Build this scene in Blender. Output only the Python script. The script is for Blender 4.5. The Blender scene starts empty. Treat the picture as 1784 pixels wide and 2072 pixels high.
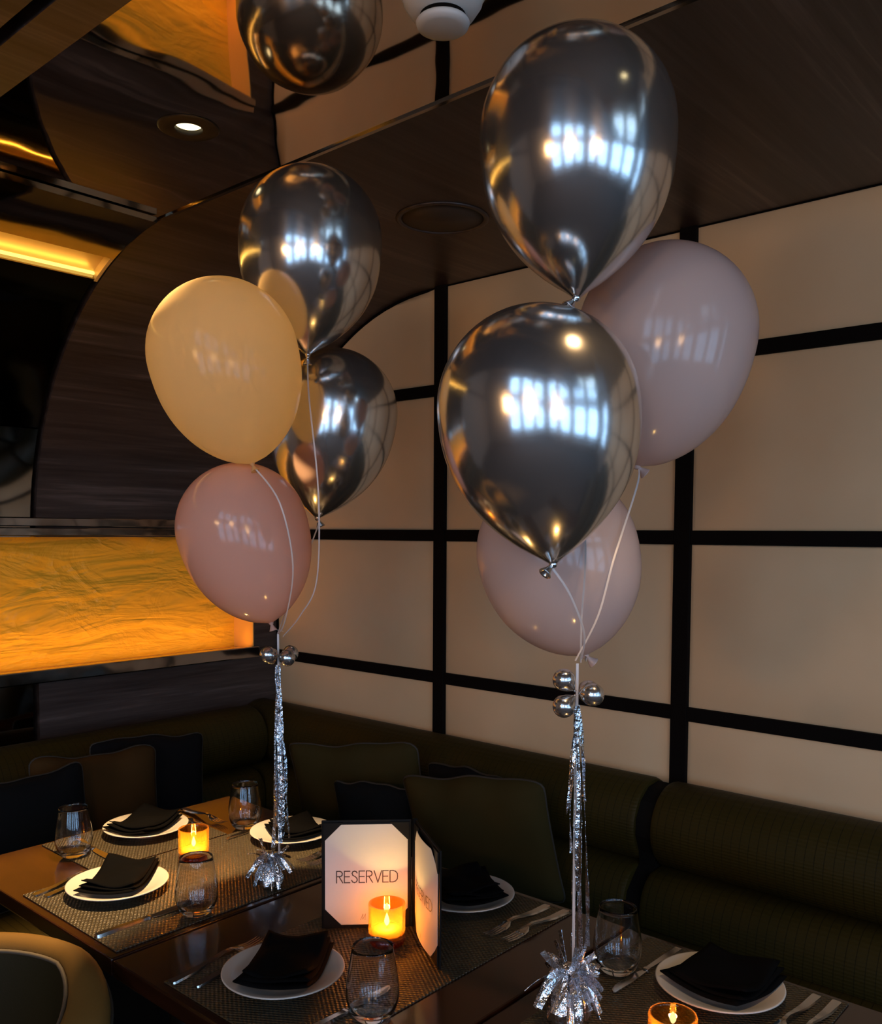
import bpy, bmesh, math, random
from mathutils import Vector, Matrix
random.seed(7)
PI = math.pi
S = bpy.context.scene
COL = S.collection

# ---------------------------------------------------------------- camera
cd = bpy.data.cameras.new('camera'); cam = bpy.data.objects.new('camera', cd); COL.objects.link(cam)
cd.sensor_fit = 'HORIZONTAL'; cd.sensor_width = 36.0; cd.lens = 36.0 * 1828.0 / 1784.0
cd.shift_y = 144.0 / 1784.0; cd.clip_start = 0.02
_r = (0.66228, -0.74924, 0.00509); _u = (0.03896, 0.04123, 0.99839); _f = (0.74825, 0.66101, -0.05649)
cam.matrix_world = Matrix(((_r[0], _u[0], -_f[0], 0.0), (_r[1], _u[1], -_f[1], 0.0), (_r[2], _u[2], -_f[2], 1.52), (0, 0, 0, 1)))
S.camera = cam

# ---------------------------------------------------------------- world, exposure, big lights
SKY = (0.42, 0.71, 1.12); SKY_STRENGTH = 5.6
w = bpy.data.worlds.new('overcast_sky'); S.world = w; w.use_nodes = True
bg = w.node_tree.nodes['Background']; bg.inputs[0].default_value = (*SKY, 1); bg.inputs[1].default_value = SKY_STRENGTH
S.view_settings.view_transform = 'Standard'; S.view_settings.look = 'None'
S.view_settings.gamma = 1.0; S.view_settings.use_curve_mapping = False
S.view_settings.exposure = 0.0
cy = S.cycles
cy.max_bounces = 10; cy.diffuse_bounces = 4; cy.glossy_bounces = 6; cy.transmission_bounces = 6; cy.transparent_max_bounces = 24
cy.caustics_reflective = False; cy.caustics_refractive = False; cy.sample_clamp_indirect = 4.0
cy.use_denoising = True

def area(name, loc, rot, sx, sy, energy, color, portal=False):
    l = bpy.data.lights.new(name, 'AREA'); l.shape = 'RECTANGLE'; l.size = sx; l.size_y = sy; l.energy = energy; l.color = color
    if portal: l.cycles.is_portal = True
    o = bpy.data.objects.new(name, l); COL.objects.link(o); o.location = loc; o.rotation_euler = rot
    return o
def point(name, loc, energy, color, radius):
    l = bpy.data.lights.new(name, 'POINT'); l.energy = energy; l.color = color; l.shadow_soft_size = radius
    o = bpy.data.objects.new(name, l); COL.objects.link(o); o.location = loc
    return o
# the tall hall behind the camera: two rows of windows in its front wall and its left wall, one pair in the right wall
WIN_Y = -4.4; XL = -4.4; HALL_Z = 4.7
FRONT_W = [(-3.9, 1.2), (-2.2, 1.2), (-0.5, 1.2), (1.0, 1.1)]      # left x, width
LEFT_W = [(-3.9, 1.2), (-2.3, 1.2), (-0.7, 1.0)]                   # lower y, width
RIGHT_W = [(-3.6, 1.2)]
WIN_ROWS = [(0.75, 2.45), (2.85, 4.25)]
WZ, WH = (WIN_ROWS[0][0] + WIN_ROWS[-1][1]) / 2, WIN_ROWS[-1][1] - WIN_ROWS[0][0]
for a_, w_ in FRONT_W: area('window_portal', (a_ + w_ / 2, WIN_Y + 0.03, WZ), (PI / 2, 0, 0), w_, WH, 1, (1, 1, 1), True)
for a_, w_ in LEFT_W: area('window_portal', (XL + 0.03, a_ + w_ / 2, WZ), (PI / 2, 0, -PI / 2), w_, WH, 1, (1, 1, 1), True)
for a_, w_ in RIGHT_W: area('window_portal', (2.37, a_ + w_ / 2, WZ), (PI / 2, 0, PI / 2), w_, WH, 1, (1, 1, 1), True)
# led line that grazes the amber panel in the niche, led line of the vault cove, the ceiling downlight
LED_NICHE = (1.0, 0.44, 0.04); LED_COVE = (1.0, 0.56, 0.12); WARM = (1.0, 0.62, 0.28)
area('niche_led_light', (0.9, 3.082, 1.040), (PI - 0.30, 0, 0), 2.7, 0.012, 3.0, LED_NICHE)
area('niche_top_led_light', (0.9, 3.075, 1.497), (0.5, 0, 0), 2.7, 0.010, 0.75, LED_NICHE)
DOWNLIGHTS = [(1.712, 400.0), (0.352, 26.0), (-1.008, 26.0)]       # y of the recessed lamps in the mirrored ceiling bay, power
for dy, de in DOWNLIGHTS:
    sl = bpy.data.lights.new('downlight_beam', 'SPOT'); sl.energy = de; sl.color = WARM; sl.spot_size = math.radians(54 if dy > 1 else 70); sl.spot_blend = 0.5; sl.shadow_soft_size = 0.025
    so = bpy.data.objects.new('downlight_beam', sl); COL.objects.link(so); so.location = (1.12, dy, 2.355)
    if dy > 1: so.rotation_euler = Vector((-0.27, -0.09, -1.6)).to_track_quat('-Z', 'Y').to_euler()      # this one is turned toward the aisle

# ---------------------------------------------------------------- materials
def nodes(m):
    m.use_nodes = True; nt = m.node_tree; return nt, nt.nodes['Principled BSDF']
def pmat(name, col, rough=0.5, metal=0.0, spec=0.5, coat=0.0, sheen=0.0, alpha=1.0):
    m = bpy.data.materials.new(name); nt, b = nodes(m)
    b.inputs['Base Color'].default_value = (*col, 1); b.inputs['Roughness'].default_value = rough
    b.inputs['Metallic'].default_value = metal; b.inputs['Specular IOR Level'].default_value = spec
    b.inputs['Coat Weight'].default_value = coat; b.inputs['Coat Roughness'].default_value = 0.08
    b.inputs['Sheen Weight'].default_value = sheen
    return m
def N(nt, t, **kw):
    n = nt.nodes.new(t)
    for k, v in kw.items(): setattr(n, k, v)
    return n
def coords(nt, scale, kind='Object', rot=(0, 0, 0)):
    tc = N(nt, 'ShaderNodeTexCoord'); mp = N(nt, 'ShaderNodeMapping'); mp.inputs['Scale'].default_value = scale; mp.inputs['Rotation'].default_value = rot
    nt.links.new(tc.outputs[kind], mp.inputs['Vector']); return mp.outputs['Vector']
def noise(nt, vec, scale=1.0, detail=4.0, rough=0.55, dist=0.0):
    n = N(nt, 'ShaderNodeTexNoise'); n.inputs['Scale'].default_value = scale; n.inputs['Detail'].default_value = detail
    n.inputs['Roughness'].default_value = rough; n.inputs['Distortion'].default_value = dist
    nt.links.new(vec, n.inputs['Vector']); return n.outputs['Fac']
def ramp(nt, fac, stops):
    r = N(nt, 'ShaderNodeValToRGB'); e = r.color_ramp.elements
    while len(e) < len(stops): e.new(0.5)
    for k, (p, c) in enumerate(stops): e[k].position = p; e[k].color = (*c, 1)
    nt.links.new(fac, r.inputs['Fac']); return r.outputs['Color']
def bump(nt, b, height, strength, dist):
    n = N(nt, 'ShaderNodeBump'); n.inputs['Strength'].default_value = strength; n.inputs['Distance'].default_value = dist
    nt.links.new(height, n.inputs['Height']); nt.links.new(n.outputs['Normal'], b.inputs['Normal'])
def math_node(nt, op, a, b=None):
    n = N(nt, 'ShaderNodeMath', operation=op)
    for k, v in ((0, a), (1, b)):
        if v is None: continue
        if isinstance(v, (int, float)): n.inputs[k].default_value = v
        else: nt.links.new(v, n.inputs[k])
    return n.outputs[0]
def emission(name, col, strength):
    m = bpy.data.materials.new(name); m.use_nodes = True; nt = m.node_tree; nt.nodes.clear()
    e = N(nt, 'ShaderNodeEmission'); e.inputs[0].default_value = (*col, 1); e.inputs[1].default_value = strength
    o = N(nt, 'ShaderNodeOutputMaterial'); nt.links.new(e.outputs[0], o.inputs[0]); return m

def wood_mat(name, dark, light, scale, rough, coat=0.0, bstr=0.25):
    m = pmat(name, dark, rough, coat=coat); nt, b = nodes(m)
    v = coords(nt, scale); f = noise(nt, v, 1.0, 8, 0.62, 0.6)
    v2 = coords(nt, tuple(s * 4 for s in scale)); f2 = noise(nt, v2, 1.0, 4, 0.6)
    mixed = math_node(nt, 'ADD', math_node(nt, 'MULTIPLY', f, 0.7), math_node(nt, 'MULTIPLY', f2, 0.3))
    nt.links.new(ramp(nt, mixed, [(0.40, dark), (0.56, tuple((a + 0.3 * (c - a)) for a, c in zip(dark, light))), (0.68, light)]), b.inputs['Base Color'])
    bump(nt, b, mixed, bstr, 0.002); return m
M = {}
M['wenge'] = wood_mat('wenge_veneer', (0.020, 0.0105, 0.0075), (0.115, 0.085, 0.074), (0.8, 20, 20), 0.42)
M['table_wood'] = wood_mat('lacquered_table_wood', (0.012, 0.0034, 0.0013), (0.030, 0.0092, 0.0033), (22, 2.0, 22), 0.20, coat=0.25, bstr=0.04)
# cream panel cloth
m = pmat('cream_panel_cloth', (0.56, 0.41, 0.28), 0.7); nt, b = nodes(m)
f = noise(nt, coords(nt, (1, 1, 1)), 3.0, 3); nt.links.new(ramp(nt, f, [(0.3, (0.64, 0.45, 0.255)), (0.7, (0.70, 0.505, 0.295))]), b.inputs['Base Color'])
bump(nt, b, noise(nt, coords(nt, (220, 220, 220)), 1.0, 2), 0.15, 0.001); M['cream'] = m
M['frame'] = pmat('black_lacquered_frame', (0.0045, 0.003, 0.0025), 0.75, spec=0.06)
# polished bronze mirror sheet with slow waviness
def mirror_mat(name, col, rough, strength, scale):
    m = pmat(name, col, rough, 1.0); nt, b = nodes(m)
    bump(nt, b, noise(nt, coords(nt, scale), 1.0, 1.5, 0.4), strength, 0.02); return m
M['mirror'] = mirror_mat('polished_bronze_ceiling', (0.72, 0.60, 0.48), 0.025, 0.13, (3.2, 3.2, 3.2))
M['mirror_dark'] = mirror_mat('dark_polished_bronze', (0.30, 0.27, 0.23), 0.06, 0.35, (2.5, 2.5, 2.5))
M['gold'] = pmat('gold_painted_cove', (0.75, 0.50, 0.16), 0.38, 0.25)
M['trim_metal'] = mirror_mat('polished_dark_steel', (0.36, 0.33, 0.30), 0.10, 0.3, (6, 6, 6))
M['led_niche'] = emission('amber_led_line', LED_NICHE, 3.2)
M['led_cove'] = emission('yellow_led_line', (1.0, 0.62, 0.12), 2.4)
M['lamp_lens'] = emission('warm_lamp_lens', (1.0, 0.80, 0.42), 3.0)
# amber textured glass in the niche: wrinkled relief
m = pmat('amber_wrinkled_glass', (0.80, 0.43, 0.03), 0.34, spec=0.4); nt, b = nodes(m)
v = coords(nt, (1.7, 1.7, 7.0)); f1 = noise(nt, v, 1.0, 4, 0.5, 0.9)
ridge = math_node(nt, 'SUBTRACT', 1.0, math_node(nt, 'ABSOLUTE', math_node(nt, 'MULTIPLY', math_node(nt, 'SUBTRACT', f1, 0.5), 5.0)))
v3 = coords(nt, (4.5, 4.5, 7), rot=(0, 0.6, 0)); f3 = noise(nt, v3, 1.0, 4, 0.5, 1.0)
ridge3 = math_node(nt, 'SUBTRACT', 1.0, math_node(nt, 'ABSOLUTE', math_node(nt, 'MULTIPLY', math_node(nt, 'SUBTRACT', f3, 0.5), 5.0)))
bump(nt, b, math_node(nt, 'ADD', ridge, math_node(nt, 'MULTIPLY', ridge3, 0.4)), 0.95, 0.011); M['amber_panel'] = m
M['amber_side'] = pmat('amber_glass_side', (0.80, 0.42, 0.10), 0.4)
# banquette vinyl: fine horizontal ribs crossed by vertical stitch lines
def weave(name, col, axis):
    m = pmat(name, col, 0.55, spec=0.18, sheen=0.0); nt, b = nodes(m)
    tc = N(nt, 'ShaderNodeTexCoord'); sp = N(nt, 'ShaderNodeSeparateXYZ'); nt.links.new(tc.outputs['Object'], sp.inputs[0])
    ribs = math_node(nt, 'SINE', math_node(nt, 'MULTIPLY', sp.outputs['Z'], 2 * PI / 0.0085))
    st = math_node(nt, 'PINGPONG', sp.outputs[axis], 0.0115)
    line = math_node(nt, 'LESS_THAN', st, 0.0011)
    wv = noise(nt, coords(nt, (60, 60, 140)), 1.0, 2)
    h = math_node(nt, 'ADD', math_node(nt, 'MULTIPLY', ribs, 0.35), math_node(nt, 'MULTIPLY', line, -1.3))
    bump(nt, b, math_node(nt, 'ADD', h, wv), 0.5, 0.0014)
    big = noise(nt, coords(nt, (5, 5, 5)), 1.0, 2)
    c0 = ramp(nt, big, [(0.3, tuple(c * 0.85 for c in col)), (0.7, col)])
    mx = N(nt, 'ShaderNodeMix', data_type='RGBA'); nt.links.new(line, mx.inputs['Factor'])
    nt.links.new(c0, mx.inputs[6]); mx.inputs[7].default_value = (*[c * 0.45 for c in col], 1)
    nt.links.new(mx.outputs[2], b.inputs['Base Color']); return m
OLIVE = (0.032, 0.0225, 0.0030)
M['olive_y'] = weave('olive_woven_vinyl_right', OLIVE, 'Y'); M['olive_x'] = weave('olive_woven_vinyl_back', OLIVE, 'X')
M['gap_plinth'] = pmat('black_gap_and_plinth', (0.005, 0.004, 0.003), 0.8, spec=0.1)
def cloth(name, col, scale=300, strength=0.3, rough=0.85):
    m = pmat(name, col, rough, spec=0.12); nt, b = nodes(m)
    bump(nt, b, noise(nt, coords(nt, (scale,) * 3), 1.0, 2), strength, 0.001)
    f = noise(nt, coords(nt, (9, 9, 9)), 1.0, 2); nt.links.new(ramp(nt, f, [(0.3, tuple(c * 0.88 for c in col)), (0.7, col)]), b.inputs['Base Color']); return m
M['cush_olive'] = cloth('olive_cushion_cloth', (0.034, 0.0245, 0.0058)); M['cush_brown'] = cloth('brown_cushion_cloth', (0.050, 0.024, 0.0055))
M['cush_slate'] = cloth('slate_cushion_cloth', (0.0034, 0.0042, 0.0048)); M['cush_plum'] = cloth('charcoal_cushion_cloth', (0.0042, 0.0038, 0.0044))
M['piping'] = pmat('dark_piping', (0.02, 0.015, 0.008), 0.7)
M['napkin'] = cloth('black_napkin_cloth', (0.0024, 0.0024, 0.0026), 500, 0.25); M['napkin'].node_tree.nodes['Principled BSDF'].inputs['Specular IOR Level'].default_value = 0.03
M['chair_tan'] = cloth('tan_chair_upholstery', (0.118, 0.066, 0.016), 260, 0.2, 0.6); M['chair_dark'] = cloth('dark_olive_and_shade', (0.016, 0.0135, 0.005), 260, 0.2, 0.6)
M['chair_pipe'] = pmat('grey_piping', (0.06, 0.05, 0.035), 0.6); M['chair_wood'] = pmat('dark_chair_legs', (0.02, 0.01, 0.006), 0.4)
M['china'] = pmat('white_china', (0.46, 0.44, 0.40), 0.22, coat=0.2)
M['steel'] = pmat('cutlery_steel', (0.62, 0.58, 0.54), 0.16, 1.0)
# placemat weave
m = pmat('woven_placemat', (0.13, 0.095, 0.048), 0.45, 0.15); nt, b = nodes(m)
tc = N(nt, 'ShaderNodeTexCoord'); sp = N(nt, 'ShaderNodeSeparateXYZ'); nt.links.new(tc.outputs['Object'], sp.inputs[0])
sx = math_node(nt, 'SINE', math_node(nt, 'MULTIPLY', sp.outputs['X'], 2 * PI / 0.0085)); sy = math_node(nt, 'SINE', math_node(nt, 'MULTIPLY', sp.outputs['Y'], 2 * PI / 0.0125))
h = math_node(nt, 'ADD', math_node(nt, 'MULTIPLY', sx, sy), math_node(nt, 'MULTIPLY', noise(nt, coords(nt, (150, 150, 150)), 1.0, 2), 1.2))
bump(nt, b, h, 0.8, 0.0022)
nt.links.new(ramp(nt, math_node(nt, 'MULTIPLY_ADD', math_node(nt, 'MULTIPLY', sx, sy), 0.5), [(0.0, (0.010, 0.0078, 0.004)), (0.6, (0.048, 0.037, 0.018))]), b.inputs['Base Color']); M['mat'] = m
# chrome latex, blush latex, foil
m = pmat('chrome_silver_latex', (0.60, 0.585, 0.57), 0.17, 0.94); nt, b = nodes(m)
bump(nt, b, noise(nt, coords(nt, (55, 55, 55)), 1.0, 3), 0.05, 0.002); M['chrome'] = m
def latex(name, col, trans, mixf=0.42):
    m = bpy.data.materials.new(name); nt, b = nodes(m)
    b.inputs['Base Color'].default_value = (*col, 1); b.inputs['Roughness'].default_value = 0.13; b.inputs['Specular IOR Level'].default_value = 0.55
    t = N(nt, 'ShaderNodeBsdfTranslucent'); t.inputs[0].default_value = (*trans, 1)
    mx = N(nt, 'ShaderNodeMixShader'); mx.inputs[0].default_value = mixf
    out = nt.nodes['Material Output']; nt.links.new(b.outputs[0], mx.inputs[1]); nt.links.new(t.outputs[0], mx.inputs[2]); nt.links.new(mx.outputs[0], out.inputs[0]); return m
M['blush'] = latex('blush_pink_latex', (0.66, 0.46, 0.38), (0.78, 0.50, 0.38)); M['blush_pale'] = latex('pale_blush_latex', (0.74, 0.585, 0.53), (0.82, 0.62, 0.54)); M['peach'] = latex('peach_latex', (0.84, 0.64, 0.36), (1.0, 0.82, 0.48), 0.70)
m = pmat('silver_foil', (0.72, 0.72, 0.74), 0.13, 1.0); nt, b = nodes(m)
bump(nt, b, noise(nt, coords(nt, (120, 120, 90)), 1.0, 3, 0.6), 0.9, 0.004); M['foil'] = m
M['ribbon'] = pmat('pale_curling_ribbon', (0.62, 0.57, 0.55), 0.35, sheen=0.1)
def thin_glass(name, tint, trans_col=None, trans_fac=0.0, ior=1.5, rough=0.0, gloss=1.0):
    m = bpy.data.materials.new(name); m.use_nodes = True; nt = m.node_tree; nt.nodes.clear()
    t = N(nt, 'ShaderNodeBsdfTransparent'); t.inputs[0].default_value = (*tint, 1)
    g = N(nt, 'ShaderNodeBsdfGlossy'); g.inputs['Roughness'].default_value = rough; g.inputs['Color'].default_value = (gloss, gloss, gloss, 1)
    fr = N(nt, 'ShaderNodeFresnel'); fr.inputs['IOR'].default_value = ior
    gm = N(nt, 'ShaderNodeNewGeometry'); io = math_node(nt, 'MULTIPLY_ADD', gm.outputs['Backfacing'], 1.0 / ior - ior); io.node.inputs[2].default_value = ior
    nt.links.new(io, fr.inputs['IOR'])      # the same film reflection from both sides of the glass
    body = t.outputs[0]
    if trans_col:
        tl = N(nt, 'ShaderNodeBsdfTranslucent'); tl.inputs[0].default_value = (*trans_col, 1)
        mx0 = N(nt, 'ShaderNodeMixShader'); mx0.inputs[0].default_value = trans_fac
        nt.links.new(t.outputs[0], mx0.inputs[1]); nt.links.new(tl.outputs[0], mx0.inputs[2]); body = mx0.outputs[0]
    mx = N(nt, 'ShaderNodeMixShader'); nt.links.new(fr.outputs[0], mx.inputs[0]); nt.links.new(body, mx.inputs[1]); nt.links.new(g.outputs[0], mx.inputs[2])
    o = N(nt, 'ShaderNodeOutputMaterial'); nt.links.new(mx.outputs[0], o.inputs[0]); return m
M['glass'] = thin_glass('clear_glass', (0.97, 0.98, 0.98), ior=1.62)
M['tumbler'] = pmat('clear_tumbler_glass', (0.98, 0.99, 0.99), 0.0); _b = M['tumbler'].node_tree.nodes['Principled BSDF']; _b.inputs['Transmission Weight'].default_value = 1.0; _b.inputs['IOR'].default_value = 1.48
M['amber_cup'] = thin_glass('amber_votive_glass', (1.0, 0.68, 0.28), (1.0, 0.47, 0.085), 0.17, 1.45, 0.03)
M['amber_base'] = thin_glass('amber_votive_base', (0.80, 0.30, 0.05), (0.9, 0.28, 0.03), 0.25, 1.45, 0.03)
M['wax'] = pmat('tealight_wax', (0.80, 0.55, 0.25), 0.5)
M['flame'] = emission('candle_flame', (1.0, 0.70, 0.28), 40.0)
M['paper'] = pmat('cream_card_paper', (0.62, 0.56, 0.50), 0.65); M['leather'] = pmat('black_menu_leather', (0.006, 0.0055, 0.005), 0.55, spec=0.12)
M['ink'] = pmat('dark_brown_ink', (0.05, 0.03, 0.02), 0.6); M['ink_pale'] = pmat('grey_brown_ink', (0.28, 0.20, 0.13), 0.6)
M['detector'] = pmat('white_plastic', (0.66, 0.64, 0.60), 0.4); M['black_ring'] = pmat('black_downlight_trim', (0.008, 0.006, 0.005), 0.5, spec=0.15)
M['grille'] = pmat('brown_speaker_grille', (0.035, 0.022, 0.014), 0.6); M['floor'] = pmat('dark_carpet', (0.02, 0.014, 0.010), 0.9)
M['plaster'] = pmat('dark_room_plaster', (0.14, 0.115, 0.092), 0.8)
M['shade'] = emission('amber_lamp_shade', (1.0, 0.52, 0.14), 2.5)

# ---------------------------------------------------------------- mesh helpers
def link(name, me, mat, parent=None, smooth=False, loc=None):
    if mat is not None and not me.materials:
        me.materials.append(mat)
    if smooth:
        for p in me.polygons: p.use_smooth = True
    o = bpy.data.objects.new(name, me); COL.objects.link(o)
    if parent is not None: o.parent = parent
    if loc is not None: o.location = loc
    return o
def mesh(name, V, F, mat, parent=None, smooth=False, loc=None):
    me = bpy.data.meshes.new(name); me.from_pydata([tuple(v) for v in V], [], F); me.update()
    bm = bmesh.new(); bm.from_mesh(me); bmesh.ops.recalc_face_normals(bm, faces=bm.faces); bm.to_mesh(me); bm.free()
    return link(name, me, mat, parent, smooth, loc)
def box_vf(x0, x1, y0, y1, z0, z1):
    V = [(x0, y0, z0), (x1, y0, z0), (x1, y1, z0), (x0, y1, z0), (x0, y0, z1), (x1, y0, z1), (x1, y1, z1), (x0, y1, z1)]
    return V, [(0, 3, 2, 1), (4, 5, 6, 7), (0, 1, 5, 4), (1, 2, 6, 5), (2, 3, 7, 6), (3, 0, 4, 7)]
def box(name, x0, x1, y0, y1, z0, z1, mat, parent=None, bevel=0.0, seg=2, loc=None):
    V, F = box_vf(x0, x1, y0, y1, z0, z1)
    me = bpy.data.meshes.new(name); me.from_pydata(V, [], F)
    if bevel > 0:
        bm = bmesh.new(); bm.from_mesh(me)
        bmesh.ops.bevel(bm, geom=list(bm.edges), offset=bevel, segments=seg, profile=0.6, affect='EDGES'); bm.to_mesh(me); bm.free()
    return link(name, me, mat, parent, False, loc)
def lathe(name, prof, mat, parent=None, seg=32, closed=False, loc=None, smooth=True):
    V, F = [], []
    n = len(prof)
    for r, z in prof:
        for k in range(seg):
            a = 2 * PI * k / seg; V.append((r * math.cos(a), r * math.sin(a), z))
    for i in range(n - 1 if not closed else n):
        j = (i + 1) % n
        for k in range(seg):
            k2 = (k + 1) % seg; F.append((i * seg + k, i * seg + k2, j * seg + k2, j * seg + k))
    if not closed:
        if prof[0][0] > 1e-6: F.append(tuple(range(seg))[::-1])
        if prof[-1][0] > 1e-6: F.append(tuple((n - 1) * seg + k for k in range(seg)))
    me = bpy.data.meshes.new(name); me.from_pydata(V, [], F); bm = bmesh.new(); bm.from_mesh(me)
    bmesh.ops.remove_doubles(bm, verts=bm.verts, dist=1e-6); bmesh.ops.recalc_face_normals(bm, faces=bm.faces); bm.to_mesh(me); bm.free()
    return link(name, me, mat, parent, smooth, loc)
def tube(name, pts, rad, mat, parent=None, seg=6, loc=None):
    pts = [Vector(p) for p in pts]; V, F = [], []; n = len(pts)
    for i, p in enumerate(pts):
        t = (pts[min(i + 1, n - 1)] - pts[max(i - 1, 0)]).normalized()
        a = t.cross(Vector((0.13, 0.27, 0.95))); a = a.normalized() if a.length > 1e-4 else Vector((1, 0, 0)); bb = t.cross(a)
        rr = rad[i] if isinstance(rad, (list, tuple)) else rad
        for k in range(seg):
            q = 2 * PI * k / seg; V.append(p + a * math.cos(q) * rr + bb * math.sin(q) * rr)
    for i in range(n - 1):
        for k in range(seg):
            k2 = (k + 1) % seg; F.append((i * seg + k, i * seg + k2, (i + 1) * seg + k2, (i + 1) * seg + k))
    F.append(tuple(range(seg))); F.append(tuple((n - 1) * seg + k for k in range(seg)))
    return mesh(name, V, F, mat, parent, True, loc)
def strip_vf(pts, width, twist0, twist1, thick=0.0004, side=None):
    """a flat ribbon along pts whose face turns from twist0 to twist1"""
    pts = [Vector(p) for p in pts]; V, F = [], []; n = len(pts)
    for i, p in enumerate(pts):
        t = (pts[min(i + 1, n - 1)] - pts[max(i - 1, 0)]).normalized()
        a = t.cross(side or Vector((0.31, 0.87, 0.2))).normalized(); bb = t.cross(a)
        q = twist0 + (twist1 - twist0) * i / (n - 1); d = a * math.cos(q) + bb * math.sin(q); nn = -a * math.sin(q) + bb * math.cos(q)
        wv = width[i] if isinstance(width, (list, tuple)) else width
        for su, sv in ((-1, -1), (1, -1), (1, 1), (-1, 1)): V.append(p + d * su * wv / 2 + nn * sv * thick / 2)
    for i in range(n - 1):
        for k in range(4):
            k2 = (k + 1) % 4; F.append((i * 4 + k, i * 4 + k2, (i + 1) * 4 + k2, (i + 1) * 4 + k))
    F.append((0, 3, 2, 1)); F.append(tuple((n - 1) * 4 + k for k in range(4)))
    return V, F
def prism(name, poly, axis, a0, a1, mat, parent=None, smooth=False, loc=None):
    """poly in the two other axes (in xyz order), extruded along axis"""
    def P(u, v, t): return {0: (t, u, v), 1: (u, t, v), 2: (u, v, t)}[axis]
    n = len(poly); V = [P(u, v, a0) for u, v in poly] + [P(u, v, a1) for u, v in poly]
    F = [(k, (k + 1) % n, n + (k + 1) % n, n + k) for k in range(n)] + [tuple(range(n))[::-1], tuple(range(n, 2 * n))]
    return mesh(name, V, F, mat, parent, smooth, loc)
def thing(name, label, cat, loc=(0, 0, 0), rz=0.0, group=None):
    o = bpy.data.objects.new(name, None); COL.objects.link(o); o.empty_display_size = 0.05
    o.location = loc; o.rotation_euler = (0, 0, rz); tag(o, label, cat, group); return o
def tag(o, label, cat, group=None):
    o['label'] = label; o['category'] = cat
    if group: o['group'] = group
    return o
def struct(o): o['kind'] = 'structure'; return o
def empty_struct(name):
    o = bpy.data.objects.new(name, None); COL.objects.link(o); o['kind'] = 'structure'; return o
def copy_tree(o, parent=None):
    c = o.copy(); COL.objects.link(c)
    if parent is not None: c.parent = parent
    for ch in list(o.children): copy_tree(ch, c)
    return c
def smooth_by_angle(o, ang=40):
    me = o.data
    for p in me.polygons: p.use_smooth = True
    me.set_sharp_from_angle(angle=math.radians(ang))

# ---------------------------------------------------------------- setting: room shell
XR = 2.4; YB = 3.051; ZC = 2.376; XB = 1.385                     # right wall, back wall, ceiling, edge of the wood band
ARC_R = 0.88; ARC_Y = YB - ARC_R; ARC_Z = ZC - ARC_R
def arc(th, r=ARC_R): return (ARC_Y + r * math.sin(th), ARC_Z + r * math.cos(th))
struct(box('floor', XL - 0.1, XR + 0.1, WIN_Y - 0.1, YB + 0.3, -0.1, 0.0, M['floor']))
# right wall: black lacquer backing, cream cloth panels, frame bars
wr = empty_struct('wall_right')
box('backing', XR + 0.006, XR + 0.10, -1.62, YB + 0.12, 0, ZC + 0.2, M['frame'], wr)
BARS = [2.123, 1.195, 0.267, -0.661, -1.589]; BW = 0.05
RAILS = [2.018, 1.508, 1.001]; RW = 0.040
ycuts = [YB - 0.012] + BARS; zcuts = [ZC] + RAILS + [0.55]
def panel(y1, y0, z1, z0, clip):
    """a padded cream panel; edges rolled back 4 mm; clip rounds it to the vault"""
    def inside(y, z):
        if clip and y > ARC_Y and z > ARC_Z:
            dy, dz = y - ARC_Y, z - ARC_Z; d = math.hypot(dy, dz); R = ARC_R - 0.012
            if d > R: return ARC_Y + dy * R / d, ARC_Z + dz * R / d
        return y, z
    ny, nz = (14, 14) if clip else (4, 4)
    def grid(u, n):                      # parameters with a narrow roll at both ends
        g = [0.0, 0.015] + [0.015 + 0.97 * k / n for k in range(1, n)] + [0.985, 1.0]; return g
    gy, gz = grid(0, ny), grid(0, nz); V, F = [], []
    for a in gy:
        for c in gz:
            y, z = y0 + (y1 - y0) * a, z0 + (z1 - z0) * c
            e = a in (0.0, 1.0) or c in (0.0, 1.0)
            y, z = inside(y, z); V.append((XR + (0.004 if e else -0.001), y, z))
    m_ = len(gz)
    for i in range(len(gy) - 1):
        for j in range(m_ - 1): F.append((i * m_ + j, (i + 1) * m_ + j, (i + 1) * m_ + j + 1, i * m_ + j + 1))
    return mesh('panel', V, F, M['cream'], wr, True)
for i in range(len(ycuts) - 1):
    yh = ycuts[i] - (0 if i == 0 else BW / 2); yl = ycuts[i + 1] + BW / 2
    for j in range(len(zcuts) - 1):
        zh = zcuts[j] - (0.004 if j == 0 else RW / 2); zl = zcuts[j + 1] + (0 if j == len(zcuts) - 2 else RW / 2)
        panel(yh, yl, zh, zl, i == 0 and j < 2)
for y in BARS: box('stile', XR - 0.012, XR + 0.006, y - BW / 2, y + BW / 2, 0.3, ZC, M['frame'], wr, 0.002)
for k, z in enumerate(RAILS):
    ye = ARC_Y + math.sqrt(max(0.0, (ARC_R - 0.006) ** 2 - max(0, z + RW / 2 - ARC_Z) ** 2))
    for i in range(len(ycuts) - 1):
        y1 = ye if i == 0 else ycuts[i] - BW / 2; box('rail', XR - 0.010, XR + 0.006, ycuts[i + 1] + BW / 2, y1, z - RW / 2, z + RW / 2, M['frame'], wr, 0.002)
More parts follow.
